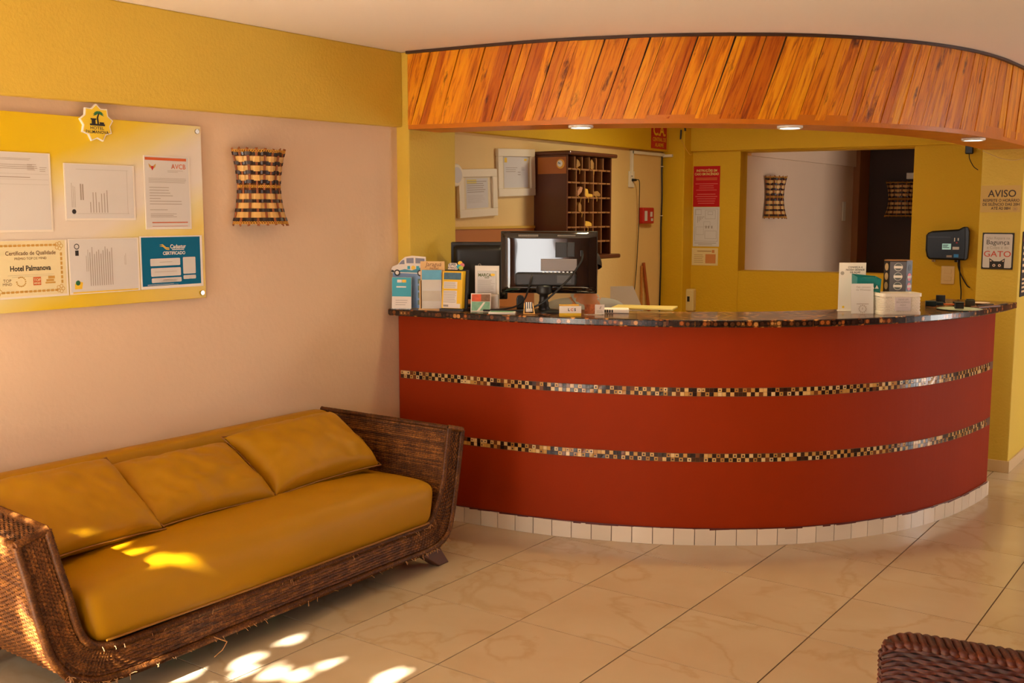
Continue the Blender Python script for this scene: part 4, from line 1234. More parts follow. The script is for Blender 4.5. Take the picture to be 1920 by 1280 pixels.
t = onback('switch_plate', 'cream double light switch below the black control box', 'switch', 1.743, 1.177)
M_swp = mat('cream_switch', (220, 184, 118), .4)
MB().box(-.043, .043, -.010, -.001, -.063, .063).build('plate', M_swp, t, bevel=.004)
for z in (.026, -.026): MB().box(-.024, .024, -.014, -.0102, z-.014, z+.014).build('rocker', M_swp, t, bevel=.002)
t = onback('box_cords', 'two dark cords drooping from the black control box', 'cord', 1.815, 1.28)
MB().tube(catmull([(0,-.02,.005),(.004,-.02,-.06),(.012,-.02,-.15),(.02,-.02,-.22),(.02,-.03,-.32)], 6), .0045, 6).build('cord', M_cable, t)
MB().tube(catmull([(-.008,-.02,.005),(-.004,-.02,-.05),(.02,-.02,-.11),(.055,-.02,-.17),(.075,-.02,-.185)], 6), .0045, 6).build('cord', M_cable, t)
t = onback('power_adaptor', 'black power adaptor plugged in high beside the right pillar', 'adaptor', 1.845, 2.045)
MB().box(-.026, .026, -.075, -.04, -.048, .048).build('body', M_plast, t, bevel=.008)
MB().tube([(.02,-.055,.02),(.055,-.055,.022)], .010, 8).build('pin_block', M_plast, t)
MB().box(.05, .075, -.085, -.001, -.015, .065).build('outlet_box', M_trunk, t, bevel=.004)
MB().tube(catmull([(0,-.055,-.048),(.004,-.055,-.08),(.03,-.055,-.13),(.06,-.055,-.155)], 6), .003, 6).build('cable', M_cable, t)
# opening: white switch and dim shapes beyond
t = thing('light_switch', 'white switch plate at the end of the pale far wall', 'switch', (-3.36, 10.06, 1.62), RW)
MB().box(-.04, .04, -.012, -.001, -.09, .09).build('plate', M_trunk, t, bevel=.004)
t = thing('smoke_detector_box', 'small white box above the dim basket sconce', 'box', (-2.88, 10.62, 1.955), 0)
MB().box(-.055, .055, -.05, -.001, -.03, .03).build('case', M_trunk, t, bevel=.004)
t = thing('wall_phone', 'white intercom handset in the dim room beyond the opening', 'intercom', (-2.52, 10.62, 1.60), 0)
MB().box(-.04, .04, -.06, -.001, -.10, .10).build('handset', M_trunk, t, bevel=.012, seg=3)
MB().box(-.05, .05, -.02, -.001, -.12, .12).build('cradle', M_trunk, t, bevel=.006)
t = thing('dark_cupboard', 'dark cupboard half hidden by the edge of the opening', 'cupboard', (-2.42, 10.45, 0), 0)
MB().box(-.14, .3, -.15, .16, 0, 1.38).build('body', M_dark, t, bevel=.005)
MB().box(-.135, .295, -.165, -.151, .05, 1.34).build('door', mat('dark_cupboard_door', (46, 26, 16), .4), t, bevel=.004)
MB().tube([(-.10, -.172, .8), (-.10, -.172, .95)], .006, 6).build('handle', M_chrome, t)

# ------------------------------------------------------------------ right pillar notices
t = thing('silence_notice', 'clear plastic AVISO notice on the right pillar', 'notice', (-1.395, 7.06, 1.688), 0)
MB().box(-.113, .113, -.003, -.0004, -.081, .081).build('sheet', mat('yellowed_plastic', (206, 164, 74), .5), t)
MB().text('AVISO', .060, .008, .030, -.0036, bold=.012, sx=.95).text('RESPEITE O HORÁRIO', .0235, .004, -.010, -.0036, bold=.02, sx=.9).text('DE SILÊNCIO DAS 20H', .0235, .004, -.034, -.0036, bold=.02, sx=.9).text('ATÉ ÀS 08H', .0235, .004, -.058, -.0036, bold=.02, sx=.9).build('lettering', mat('dark_brown_ink', (60, 40, 20), .6), t)
MB().ring(.085, -.060, .014, .0025, -.0036).box(.078, .092, -.0042, -.0036, -.067, -.054).build('emblem', MATS['tan_print'], t)
t = thing('cat_sign', 'framed GATO sign with a black cat peeking on the right pillar', 'sign', (-1.3955, 7.06, 1.372), 0)
MB().box(-.090, .090, -.008, -.0004, -.111, .111).build('plate', M_black, t, bevel=.002)
MB().flat(rr(-.082, .082, -.103, .103, .008), -.0086).build('face', mat('sign_grey', (206, 196, 190), .5), t)
MB().text('Não Repare na', .022, .0, .078, -.0092, bold=.0).text('a Culpa é do', .024, .0, .020, -.0092).build('small_lettering', M_ink, t)
MB().text('Bagunça', .040, .0, .052, -.0092, bold=.004, sx=1.02).build('lettering', mat('dark_grey_ink', (70, 60, 58), .6), t)
MB().text('GATO', .050, .0, -.020, -.0092, bold=.006, sx=1.12).build('red_lettering', mat('rust_letter', (196, 62, 30), .5), t)
cat_ = MB().flat([(-.042,-.103),(-.042,-.070),(-.034,-.063),(.034,-.063),(.042,-.070),(.042,-.103)], -.0094)
cat_.flat([(-.042,-.082),(-.044,-.044),(-.018,-.062)], -.0095).flat([(.042,-.082),(.044,-.044),(.018,-.062)], -.0095)
cat_.build('cat_head', M_black, t)
MB().disc(-.016,-.088,.0085,-.0100).disc(.016,-.088,.0085,-.0100).flat([(-.038,-.066),(-.040,-.053),(-.028,-.062)],-.0100).flat([(.038,-.066),(.040,-.053),(.028,-.062)],-.0100).build('cat_eyes', mat('pale_pink', (226, 196, 176), .5), t)
MB().disc(-.016,-.088,.004,-.0104).disc(.016,-.088,.004,-.0104).build('cat_pupils', M_black, t)
t = thing('side_sign', 'dark sign with red and white lettering on the lit side of the pillar', 'sign', (-1.272, 7.25, 1.29), RW)
MB().box(-.13, .13, -.006, -.0004, -.20, .20).build('plate', M_black, t, bevel=.004)
MB().box(-.12, .12, -.0072, -.0062, .14, .19).build('red_header', M_redink, t)
MB().lines(-.115, .10, -.06, .12, 5, -.0070, fill=.45).lines(-.105, .08, -.18, -.08, 4, -.0070, fill=.5, ragged=.5).build('printed_lines', mat('cream_print', (226, 190, 140), .6), t)
t = thing('pillar_wire', 'thin pale wire sagging across the top of the right pillar', 'wire', (-1.50, 7.055, 1.93), 0)
MB().tube(catmull([(-.012,-.001,.05),(.03,-.001,.03),(.10,-.001,.0),(.17,-.001,-.012),(.228,-.001,.0)], 6), .0022, 5).build('wire', mat('cream_wire', (214, 180, 110), .5), t)

# unseen fill lamp added above the fascia to brighten the office
t = thing('office_fill_lamp', 'unseen round fill lamp added on the reception office ceiling', 'lamp', (-2.75, 6.1, CZ), 0)
MB().lathe([(0, -.002), (.16, -.002), (.16, -.03), (.14, -.036), (0, -.036)], 0, 0, 28).build('housing', M_lampring, t)
MB().lathe([(0, -.0368), (.135, -.0368)], 0, 0, 28).build('diffuser', M_lampglow, t)
ld = bpy.data.lights.new('office_fill_light', 'AREA'); ld.shape = 'DISK'; ld.size = .27; ld.energy = 13; ld.color = (1, .84, .5)
lo_ = bpy.data.objects.new('office_fill_light', ld); lo_.location = (0, 0, -.045); lo_.parent = t; COL.objects.link(lo_)
TZ = 1.1072
def oncounter(name, label, cat, x, y, rot, group=None):
    return thing(name, label, cat, (x, y, TZ), radians(rot), group)
def leaning(root, pitch):          # an inner pivot is not needed: shear the points back by pitch
    k = math.tan(pitch)
    for o in root.children_recursive:
        if o.type == 'MESH':
            for v in o.data.vertices: v.co.y += v.co.z * k

# ------------------------------------------------------------------ left brochures
M_lav = mat('lavender_blue_card', (120, 150, 190), .5, var=.1, vscale=20)
M_card = mat('white_card', (230, 218, 206), .5, spec=.3)
t = oncounter('van_brochure_stand', 'blue brochure stand topped by a van cut-out beside the pillar', 'brochure stand', -3.675, 4.212, 20)
MB().poly([(-.095,.003),(.085,.003),(.092,.19),(-.088,.19)], -.006, -.001).build('back_card', M_lav, t)
van = [(-.095,.185),(-.095,.205),(-.088,.218),(-.060,.228),(-.040,.250),(-.018,.268),(.02,.275),(.096,.270),(.098,.20),(.09,.182)]
vb = MB().poly(van, -.011, -.0065).build('van_body', M_card, t)
MB().flat([(-.080,.190),(-.05,.198),(-.02,.205),(.02,.199),(.06,.212),(.095,.218),(.095,.186),(.0,.188)], -.0116).build('van_stripe', M_teal, vb)
MB().flat([(-.052,.230),(-.036,.249),(-.022,.254),(-.020,.231)], -.0116).flat([(-.010,.236),(-.010,.262),(.030,.264),(.030,.236)], -.0116).flat([(.040,.236),(.040,.264),(.090,.261),(.090,.236)], -.0116).build('van_window', mat('van_glass_print', (120, 116, 130), .4), vb)
for x in (-.062, .066):
    MB().disc(x, .186, .017, -.0120).build('tyre', M_black, vb); MB().disc(x, .186, .010, -.0124).build('wheel_hub', M_card, vb)
MB().flat([(-.096,.190),(-.080,.186),(-.078,.196),(-.092,.202)], -.0118).build('bumper', M_black, vb)
MB().disc(.028, .213, .011, -.0122).build('sun_mark', M_yelink, vb)
MB().quad(-.005, .010, .205, .222, -.0121).quad(.044, .060, .205, .222, -.0121).build('van_lettering', M_cyan, vb)
ph = MB()
for i, (x, z, w_, h_) in enumerate(((-.086,.125,.016,.026),(-.088,.09,.015,.02),(-.090,.05,.018,.022),(.050,.13,.03,.026),(.05,.095,.032,.025),(.05,.055,.03,.03),(.048,.02,.03,.025))): ph.quad(x, x+w_, z, z+h_, -.0066)
ph.build('photo_print', mat('photo_print', (96, 110, 80), .4, var=.6, vscale=60), t)
MB().flat([(-.095,.003),(-.060,.003),(-.066,.014),(-.095,.032)], -.0068).build('yellow_wave', M_yelink, t)
MB().box(-.08, .09, -.018, -.0065, 0, .003).build('acrylic_foot', mat('clear_acrylic', (235, 232, 225), .1, alpha=.25), t)
t = oncounter('teal_card', 'teal and white table card in front of the van stand', 'card', -3.672, 4.150, 26)
MB().box(-.054, .050, -.004, -.001, .004, .165).build('card', M_card, t)
MB().quad(-.053, .049, .066, .164, -.0045).build('teal_print', M_cyan, t)
MB().quad(-.026, -.002, .138, .153, -.005).quad(-.030, .022, .112, .119, -.005).build('white_print', M_card, t)
MB().quad(.0, .022, .138, .153, -.005).build('yellow_print', M_yelink, t)
MB().lines(-.034, .030, .018, .052, 3, -.005, fill=.2).build('printed_lines', M_ink, t)
MB().box(-.054, .050, -.018, .012, 0, .004).build('foot', MATS['clear_acrylic'], t)
leaning(t, radians(4))

t = oncounter('wooden_leaflet_holder', 'pale wooden leaflet holder with a blue-topped leaflet', 'leaflet holder', -3.538, 4.240, 30)
M_pw = mat('pale_wood', (216, 170, 104), .5, var=.1, vscale=20)
MB().box(-.064, .062, -.004, .002, .0, .248).build('back_board', M_pw, t)
MB().box(-.064, -.058, -.040, -.004, 0, .150).build('side_board', M_pw, t); MB().box(.056, .062, -.040, -.004, 0, .165).build('side_board', M_pw, t)
MB().box(-.068, .066, -.046, .006, 0, .006).build('foot', M_pw, t)
lf_ = MB().box(-.052, .050, -.032, -.008, .007, .205).build('leaflet', M_card, t)
MB().quad(-.052, .050, .155, .205, -.0326).build('leaflet_blue', mat('sky_print', (70, 150, 180), .4, var=.15, vscale=30), lf_)
MB().quad(-.050, .048, .045, .098, -.0326).build('leaflet_photo', mat('beach_print', (210, 190, 160), .4, var=.3, vscale=25), lf_)
MB().box(-.052, .050, -.0395, -.037, .006, .155).build('acrylic_front', MATS['clear_acrylic'], t)
MB().text('Jaraguá', .030, .004, .232, -.0045, shear=.25, bold=.004, sx=.95).text('Hotel', .020, .006, .212, -.0045, shear=.25).build('lettering', mat('brown_print', (110, 70, 40), .6), t)

t = oncounter('yellow_leaflet_stand', 'black stand of bright yellow leaflets with a colourful topper', 'leaflet holder', -3.418, 4.272, 14)
MB().box(-.066, .068, -.050, .05, 0, .010).build('foot', M_plast, t)
MB().box(-.064, .066, -.004, .012, .010, .205).build('holder', M_plast, t)
yl = MB().box(-.058, .054, -.042, -.005, .012, .200).build('leaflet_stack', mat('bright_yellow_print', (238, 188, 10), .45), t)
MB().quad(-.050, .046, .158, .193, -.0425).build('photo_print', mat('sea_print', (60, 100, 120), .4, var=.6, vscale=40), yl)
MB().quad(-.050, .026, .112, .147, -.0425).quad(-.050, .026, .014, .102, -.0425).quad(-.05, .046, .014, .036, -.0424).build('text_field', M_card, yl)
MB().lines(-.048, .02, .114, .145, 5, -.043, fill=.3, ragged=.1).lines(-.048, .022, .04, .10, 9, -.043, fill=.3, ragged=.1).quad(-.048, -.02, .02, .030, -.043).build('printed_lines', M_ink, yl)
tp_ = MB().poly([(-.045,.208),(-.045,.232),(-.038,.240),(.0,.240),(.006,.228),(.012,.212),(.006,.206)], -.0075, -.0045).build('topper', M_card, t)
MB().text('SUPER', .016, -.022, .231, -.0080, bold=.03, sx=.9).text('ATRAÇÕES', .014, -.014, .216, -.0080, bold=.03, sx=.95).build('lettering', mat('blue_grey_ink', (70, 80, 100), .6), tp_)
for k, (x, z, c) in enumerate(((.022,.240,M_yelink),(.034,.230,mat('pink_ink',(214,110,120),.5)),(.016,.222,M_cyan),(.028,.216,mat('lime_ink',(170,190,60),.5)))):
    MB().disc(x, z, .013, -.0080 - k*.0004, 14, .011).build('balloon', c, tp_)
leaning(t, radians(6))

t = oncounter('white_leaflet_holder', 'plain white leaflet holder standing in front of the black monitors', 'leaflet holder', -3.300, 4.392, 26)
MB().box(-.064, .062, -.003, .001, 0, .226).build('back_board', M_card, t)
MB().box(-.066, .064, -.05, -.004, 0, .082).build('pocket', M_card, t, bevel=.002)
lf2 = MB().box(-.052, .046, -.010, -.0035, .05, .200).build('leaflet', M_paper, t)
MB().quad(-.045, .040, .160, .192, -.0106).build('logo_field', M_paper, lf2)
MB().text('MARCA', .022, -.012, .178, -.0112, bold=.03, sx=.9).text('tour', .014, .0, .166, -.0112, bold=.02).build('lettering', mat('olive_ink', (90, 96, 40), .6), lf2)
MB().disc(.030, .180, .012, -.0112, 12, .007).build('yellow_mark', M_yelink, lf2)
MB().lines(-.048, .042, .085, .155, 12, -.0108, fill=.25, ragged=.3).build('printed_lines', M_ink, lf2)
t = oncounter('postcard', 'small colourful postcard propped against the white leaflet holder', 'postcard', -3.262, 4.285, 30)
MB().box(-.052, .050, -.003, 0, .0, .090).build('card', M_card, t)
MB().quad(-.048, .0, .050, .086, -.0035).build('red_photo', mat('red_photo', (214, 84, 40), .4, var=.4, vscale=50), t)
MB().quad(.0, .046, .050, .086, -.0035).build('brown_photo', mat('brown_photo', (130, 90, 60), .4, var=.5, vscale=60), t)
MB().quad(-.048, .046, .004, .049, -.0035).build('green_photo', mat('green_photo', (120, 170, 140), .4, var=.6, vscale=35), t)
MB().flat([(-.02,.004),(-.005,.006),(.022,.046),(.012,.046)], -.0040).build('pale_wave', M_card, t)
leaning(t, radians(14))
t = oncounter('flyer_stack', 'thin stack of pale flyers lying at the counter edge', 'flyers', -3.105, 4.262, 30)
MB().box(-.07, .06, -.035, .045, 0, .009).build('stack', M_card, t, bevel=.001)
MB().add([(-.065,-.03,.0095),(.05,-.03,.0095),(.05,.04,.0095),(-.065,.04,.0095)], [(0,1,2,3)]).build('top_print', mat('green_photo', (120,170,140), .4), t)
t = oncounter('deckchair_card_holder', 'miniature wooden deckchair with a blue striped seat', 'card holder', -2.992, 4.322, 38)
M_dw = mat('deckchair_wood', (206, 154, 84), .5)
MB().tube([(-.026,-.03,.002),(-.020,.028,.050)], .003, 6).tube([(.026,-.03,.002),(.020,.028,.050)], .003, 6).tube([(-.024,.03,.002),(-.022,-.008,.030)], .003, 6).tube([(.024,.03,.002),(.022,-.008,.030)], .003, 6).tube([(-.027,-.03,.003),(.027,-.03,.003)], .003, 6).tube([(-.021,.026,.050),(.021,.026,.050)], .003, 6).build('frame', M_dw, t)
for i in range(7):
    x = -.018 + i * .0052
    MB().add([(x,-.022,.012),(x+.0052,-.022,.012),(x+.0052,.008,.018),(x,.008,.018),(x+.0052,.024,.056),(x,.024,.056)], [(0,1,2,3),(3,2,4,5)]).build('canvas_stripe', mat('navy_stripe', (30, 50, 84), .7) if i % 2 == 0 else M_card, t)
MB().box(-.016, .016, -.024, -.010, .012, .026).build('cards', M_card, t)
t = oncounter('business_card_box', 'white and yellow business card box with dark lettering', 'card box', -2.768, 4.352, 36)
MB().box(-.054, .052, -.010, -.006, 0, .048).build('front_card', M_card, t)
MB().box(-.054, .042, -.004, .022, 0, .054).build('box', mat('amber_card', (206, 150, 40), .5), t, bevel=.001)
MB().quad(-.054, .052, 0, .014, -.0105).build('yellow_band', M_yelink, t)
MB().text('L', .018, -.008, .030, -.0105, bold=.04).text('S', .018, .022, .030, -.0105, bold=.04).build('lettering', M_black, t)
MB().text('C', .018, .007, .030, -.0106, bold=.04).build('orange_letter', M_orange, t)
t = oncounter('photo_business_cards', 'clear holder of food-photo business cards behind the white card box', 'card holder', -2.700, 4.468, 36)
MB().box(-.05, .0, -.004, -.001, .004, .052).build('photo_card', mat('food_photo', (170, 90, 40), .4, var=.9, vscale=90), t)
MB().box(.0, .047, -.004, -.001, .004, .050).build('white_card', M_card, t)
MB().text('E', .018, .026, .034, -.0046, shear=.3).lines(.008, .042, .008, .022, 3, -.0046, fill=.2).build('lettering', MATS['brown_ink'], t)
MB().box(-.052, .05, -.012, .012, 0, .004).build('foot', MATS['clear_acrylic'], t)

# ------------------------------------------------------------------ monitors
M_mon = mat('monitor_gloss_black', (16, 14, 14), .08, coat=1.0)
nt, p = nodes(M_mon)
n_ = new(nt, 'ShaderNodeTexNoise', Scale=2.6, Detail=1.5); tc = new(nt, 'ShaderNodeTexCoord'); nt.links.new(tc.outputs['Object'], n_.inputs['Vector'])
b_ = new(nt, 'ShaderNodeBump', Strength=.12, Distance=.05); nt.links.new(n_.outputs[0], b_.inputs['Height']); nt.links.new(b_.outputs[0], p.inputs['Coat Normal'])
M_monm = mat('monitor_matt_black', (24, 21, 20), .45)
def monitor_back(mb, w, h, d, bulge, n=20):
    def fn(u, v):
        a = u*2-1; b = v*2-1
        k = max(0, 1 - max(abs(a), abs(b))**14)
        return Vector((a*w, -d - bulge * k**.5 * (1 - .03*a*a - .03*b*b), b*h))
    return mb.grid(fn, n, n)
t = oncounter('monitor', 'glossy black monitor seen from behind on its stand', 'monitor', -2.966, 4.462, 29)
pz = .2505; pw, phh = .2415, .155
bez = MB().box(-pw, pw, -.016, .012, pz-phh, pz+phh).build('bezel', M_monm, t, bevel=.004)
MB().box(-pw+.012, pw-.012, .0122, .0126, pz-phh+.012, pz+phh-.02).build('screen', mat('screen_glass', (30, 34, 40), .1), t)
sh = monitor_back(MB(), pw-.004, phh-.004, .016, .020); sh.v = [(x, y, z + pz) for x, y, z in sh.v]
sh.build('back_shell', M_mon, t, smooth=True)
vt = MB()
for i in range(20): vt.box(-.150 + i*.0050, -.1475 + i*.0050, -.0375, -.034, pz+.128, pz+.138)
for i in range(18): vt.box(.045 + i*.0050, .0475 + i*.0050, -.0375, -.034, pz+.130, pz+.136)
stuff(vt.build('vent_slots', mat('vent_grey', (150, 140, 130), .4), t))
MB().box(-.038, .142, -.0425, -.030, pz-.042, pz+.018).build('socket_plate', mat('grey_plate', (120, 110, 105), .4, metal=.3), t, bevel=.002)
hump = MB().poly(rr(-.165, .14, pz-.115, pz-.050, .014), -.066, -.030).build('stand_hump', M_monm, t, bevel=.008)
MB().quad(.045, .115, pz-.100, pz-.062, -.0665).build('hump_label', mat('dark_label', (70, 66, 62), .4), hump)
pc = MB()
for i in range(8): pc.box(-.03 + i*.02, -.02 + i*.02, -.0435, -.040, pz-.052, pz-.044)
pc.build('port', M_chrome, t)
MB().box(.034, .092, -.040, -.030, pz+.025, pz+.10).build('vesa_panel', M_monm, t, bevel=.002)
MB().box(.094, .130, -.040, -.030, pz+.028, pz+.10).build('vesa_panel', M_monm, t, bevel=.002)
nk = MB().tube(catmull([(-.02,-.045,pz-.11),(-.022,-.038,.10),(-.024,-.030,.05),(-.022,-.02,.012)], 5), [.040]*6 + [.022]*4 + [.026]*4 + [.030]*2, 12).build('neck', M_monm, t, smooth=True)
MB().lathe([(0, .018), (.03, .017), (.065, .010), (.085, .0045), (.085, 0.0), (0, 0)], -.015, -.0, 32).build('foot', M_monm, t, smooth=False)
t = oncounter('video_cable', 'thick black cable curving from the glossy monitor down to the counter', 'cable', -2.966, 4.462, 38)
MB().tube(catmull([(.165,-.058,pz+.045),(.150,-.075,pz+.0),(.10,-.085,pz-.07),(.04,-.09,pz-.13),(-.03,-.085,.06),(-.09,-.07,.028),(-.16,-.05,.012),(-.24,-.02,.010),(-.33,.02,.008)], 6), .0052, 7).build('cable', M_cable, t)
MB().box(.150, .182, -.062, -.036, pz+.03, pz+.062).build('plug', M_plast, t, bevel=.003)
t = oncounter('monitor_power_cable', 'black lead looping from under the monitor toward the white leaflet holder', 'cable', -2.966, 4.462, 38)
MB().tube(catmull([(-.085,-.045,pz-.055),(-.10,-.07,pz-.10),(-.125,-.05,.07),(-.17,-.02,.030),(-.23,.02,.014),(-.30,.04,.008),(-.36,.05,.006)], 6), .0045, 7).build('cable', M_cable, t)
t = oncounter('monitor', 'matt black square monitor behind the yellow leaflets', 'monitor', -3.475, 4.555, 38)
MB().box(-.152, .150, -.012, .014, .035, .342).build('bezel', M_monm, t, bevel=.006)
mb_ = monitor_back(MB(), .135, .140, .012, .035); mb_.v = [(x-.004, y, z + .185) for x, y, z in mb_.v]; mb_.build('back_shell', M_monm, t, smooth=True)
MB().box(.118, .136, -.034, -.013, .06, .31).build('side_ridge', mat('monitor_grey_edge', (70, 62, 54), .4), t, bevel=.004)
MB().box(-.03, .03, -.04, -.02, .0, .12).build('neck', M_monm, t, bevel=.004); MB().box(-.08, .08, -.05, .03, 0, .010).build('foot', M_monm, t, bevel=.003)
MB().ring(0, .22, .008, .003, -.0475).build('logo', M_ink, t)
t = oncounter('desk_speaker', 'small rounded black speaker left of the monitor stand', 'speaker', -3.20, 4.545, 36)
MB().poly([(-.020,0),(-.021,.05),(-.015,.066),(0,.071),(.015,.066),(.021,.05),(.020,0)], -.02, .02).build('case', M_plast, t, bevel=.005, seg=3)
MB().disc(0, .03, .012, -.0205).build('cone', M_monm, t)

# ------------------------------------------------------------------ office side of the counter, middle
t = oncounter('loose_board', 'pale yellow board lying on the inner edge of the worktop', 'board', -2.66, 4.90, 18)
MB().poly([(-.16,.0),(.16,.0),(.16,.012),(-.16,.012)], -.075, .085).build('sheet', mat('pale_yellow_board', (222, 196, 110), .4), t, bevel=.003)
t = oncounter('card_terminal', 'white keypad device behind the photo business cards', 'card terminal', -2.695, 4.615, 30)
MB().box(-.09, .09, -.045, .045, 0, .022).build('case', M_card, t, bevel=.005)
for i in range(5): MB().box(-.045 + i*.012, -.037 + i*.012, -.0465, -.0448, .004, .018).build('grille_slot', M_plast, t)

# ------------------------------------------------------------------ right-hand display
t = oncounter('info_poster_stand', 'white card with Portuguese text standing behind the teal carton', 'display card', -1.748, 5.412, 33)
MB().box(-.068, .066, -.003, .0, 0, .245).build('card', M_card, t)
MB().text('CONHEÇA A', .0125, .012, .222, -.0036, bold=.02).text('NOSSA GRANDE', .0125, .012, .209, -.0036, bold=.02).text('DE AÇAÍ!', .0125, .012, .196, -.0036, bold=.02).build('lettering', mat('dark_grey_ink', (70, 60, 58), .6), t)
MB().ring(-.052, .192, .009, .004, -.0036).disc(-.052, .192, .004, -.0038).build('round_mark', M_ink, t)
MB().disc(-.042, .02, .006, -.0036).build('yellow_mark', M_yelink, t)
MB().box(-.068, .066, -.02, .02, 0, .003).build('foot', M_card, t)
t = oncounter('teal_carton', 'open teal leaflet carton between the white cards', 'carton', -1.668, 5.392, 40)
M_tc = mat('teal_carton', (20, 124, 124), .45, var=.12, vscale=20)
MB().add([(-.060,-.02,.055),(.055,-.03,.055),(.060,.04,.06),(-.055,.05,.06),(-.062,-.03,.178),(.058,-.04,.168),(.064,.05,.178),(-.055,.06,.190)], [(3,2,1,0),(0,1,5,4),(1,2,6,5),(2,3,7,6),(3,0,4,7)]).build('carton', M_tc, t)
MB().poly([(-.060,0),(.055,0),(.055,.07),(-.060,.07)], -.02, .03).build('lower_tray', mat('grey_teal', (120, 140, 136), .5), t)
MB().box(-.052, .052, -.02, .04, .1, .172).build('leaflets', M_tc, t)
mt_ = MB()
for (x, z, s_) in ((-.02,.12,.03),(.01,.12,.026),(.035,.12,.02)): mt_.flat([(x-s_*.5,z),(x+s_*.5,z),(x,z+s_*.9)], -.0405)
mt_.build('mountain_print', M_card, t)
t = oncounter('contact_card', 'white contact card leaning in front of the teal carton', 'card', -1.655, 5.298, 35)
MB().box(-.056, .054, -.003, 0, 0, .147).build('card', M_paper, t)
MB().text('Fale conosco', .0135, .004, .130, -.0036, shear=.2).text('via Whatsapp', .0135, .004, .117, -.0036).lines(-.030, .030, .044, .051, 1, -.0036, fill=.4, ragged=0).build('lettering', M_ink, t)
gr_ = MB().ring(0, .023, .017, .0018, -.0036)
for k in range(12): gr_.disc(.019*cos(k*pi/6), .023+.019*sin(k*pi/6), .0022, -.0037, 6)
gr_.text('F', .016, 0, .023, -.0037); gr_.build('gear_mark', M_ink, t)
leaning(t, radians(7))
t = oncounter('white_basket', 'white woven plastic basket with a paper label', 'basket', -1.520, 5.400, 38)
M_bas = mat('white_plastic', (236, 224, 206), .4)
bk = MB()
def BK(a, z, off=0):        # rounded rectangle wall
    pts = rr(-.100, .100, -.06, .06, .022, 4); return pts
pts = rr(-.100, .100, -.060, .060, .022, 4); n = len(pts)
for z0, z1, o0 in ((0, .012, .003), (.088, .104, .004)):
    vs = []; fs = []
    for (x, y) in pts:
        k = 1 + o0/.08
        vs += [(x*k, y*k, z0), (x*k, y*k, z1), (x*.96, y*.94, z1), (x*.96, y*.94, z0)]
    for i in range(n):
        j = (i+1) % n
        for q in range(4): fs.append((i*4+q, j*4+q, j*4+(q+1)%4, i*4+(q+1)%4))
    bk.add(vs, fs)
bk.build('rim', M_bas, t)
wv = MB(); L_ = []
dense = []
for i in range(n):
    a, b = Vector(pts[i]), Vector(pts[(i+1) % n]); m_ = max(1, int((b-a).length/.006))
    for k in range(m_): dense.append(a.lerp(b, k/m_))
for r in range(10):
    z = .014 + r*.0075
    vs = []; fs = []; N_ = len(dense)
    for i, q in enumerate(dense):
        d = q.normalized(); o_ = .0012 * (1 if (i + r) % 2 else -1)
        vs += [(q.x + d.x*(o_-.001), q.y + d.y*(o_-.001), z-.0036), (q.x + d.x*(o_+.001), q.y + d.y*(o_+.001), z), (q.x + d.x*(o_-.001), q.y + d.y*(o_-.001), z+.0036)]
    for i in range(N_):
        j = (i+1) % N_
        fs += [(i*3, j*3, j*3+1, i*3+1), (i*3+1, j*3+1, j*3+2, i*3+2)]
    wv.add(vs, fs)
stuff(wv.build('weave', M_bas, t))
MB().add([(x*.95, y*.95, .004) for x, y in pts], [tuple(range(n))]).build('bottom', M_bas, t)
lb = MB().box(-.035, .045, -.0655, -.0625, .018, .086).build('paper_label', mat('grey_label', (214, 200, 196), .5), t)
MB().text('DEIXE UM', .0115, .005, .074, -.0660).text('RECADINHO', .0115, .005, .061, -.0660).text('AQUI', .0115, .005, .047, -.0660).quad(-.022, .03, .034, .0348, -.0660).build('lettering', M_ink, lb)
t = oncounter('pin_display', 'dark rotating display column with rows of round pins', 'display', -1.562, 5.545, 22)
M_dd = mat('dark_display_card', (36, 32, 34), .4); M_dg = mat('grey_display_card', (96, 94, 100), .35)
hexp = [(-.0685,-.012),(-.044,-.052),(.036,-.052),(.068,-.012),(.044,.05),(-.044,.05)]
def hexcol(z0, z1):
    return MB().add([(x,y,z0) for x,y in hexp] + [(x,y,z1) for x,y in hexp], [(5,4,3,2,1,0),(6,7,8,9,10,11)] + [(i,(i+1)%6,(i+1)%6+6,i+6) for i in range(6)])
hexcol(0, .255).build('column', M_dd, t)
MB().box(-.043, .035, -.0535, -.0522, .004, .251).build('front_panel', M_dg, t)
hexcol(.256, .259).build('top_cap', M_div, t)
M_rim = mat('pin_rim', (190, 186, 180), .35)
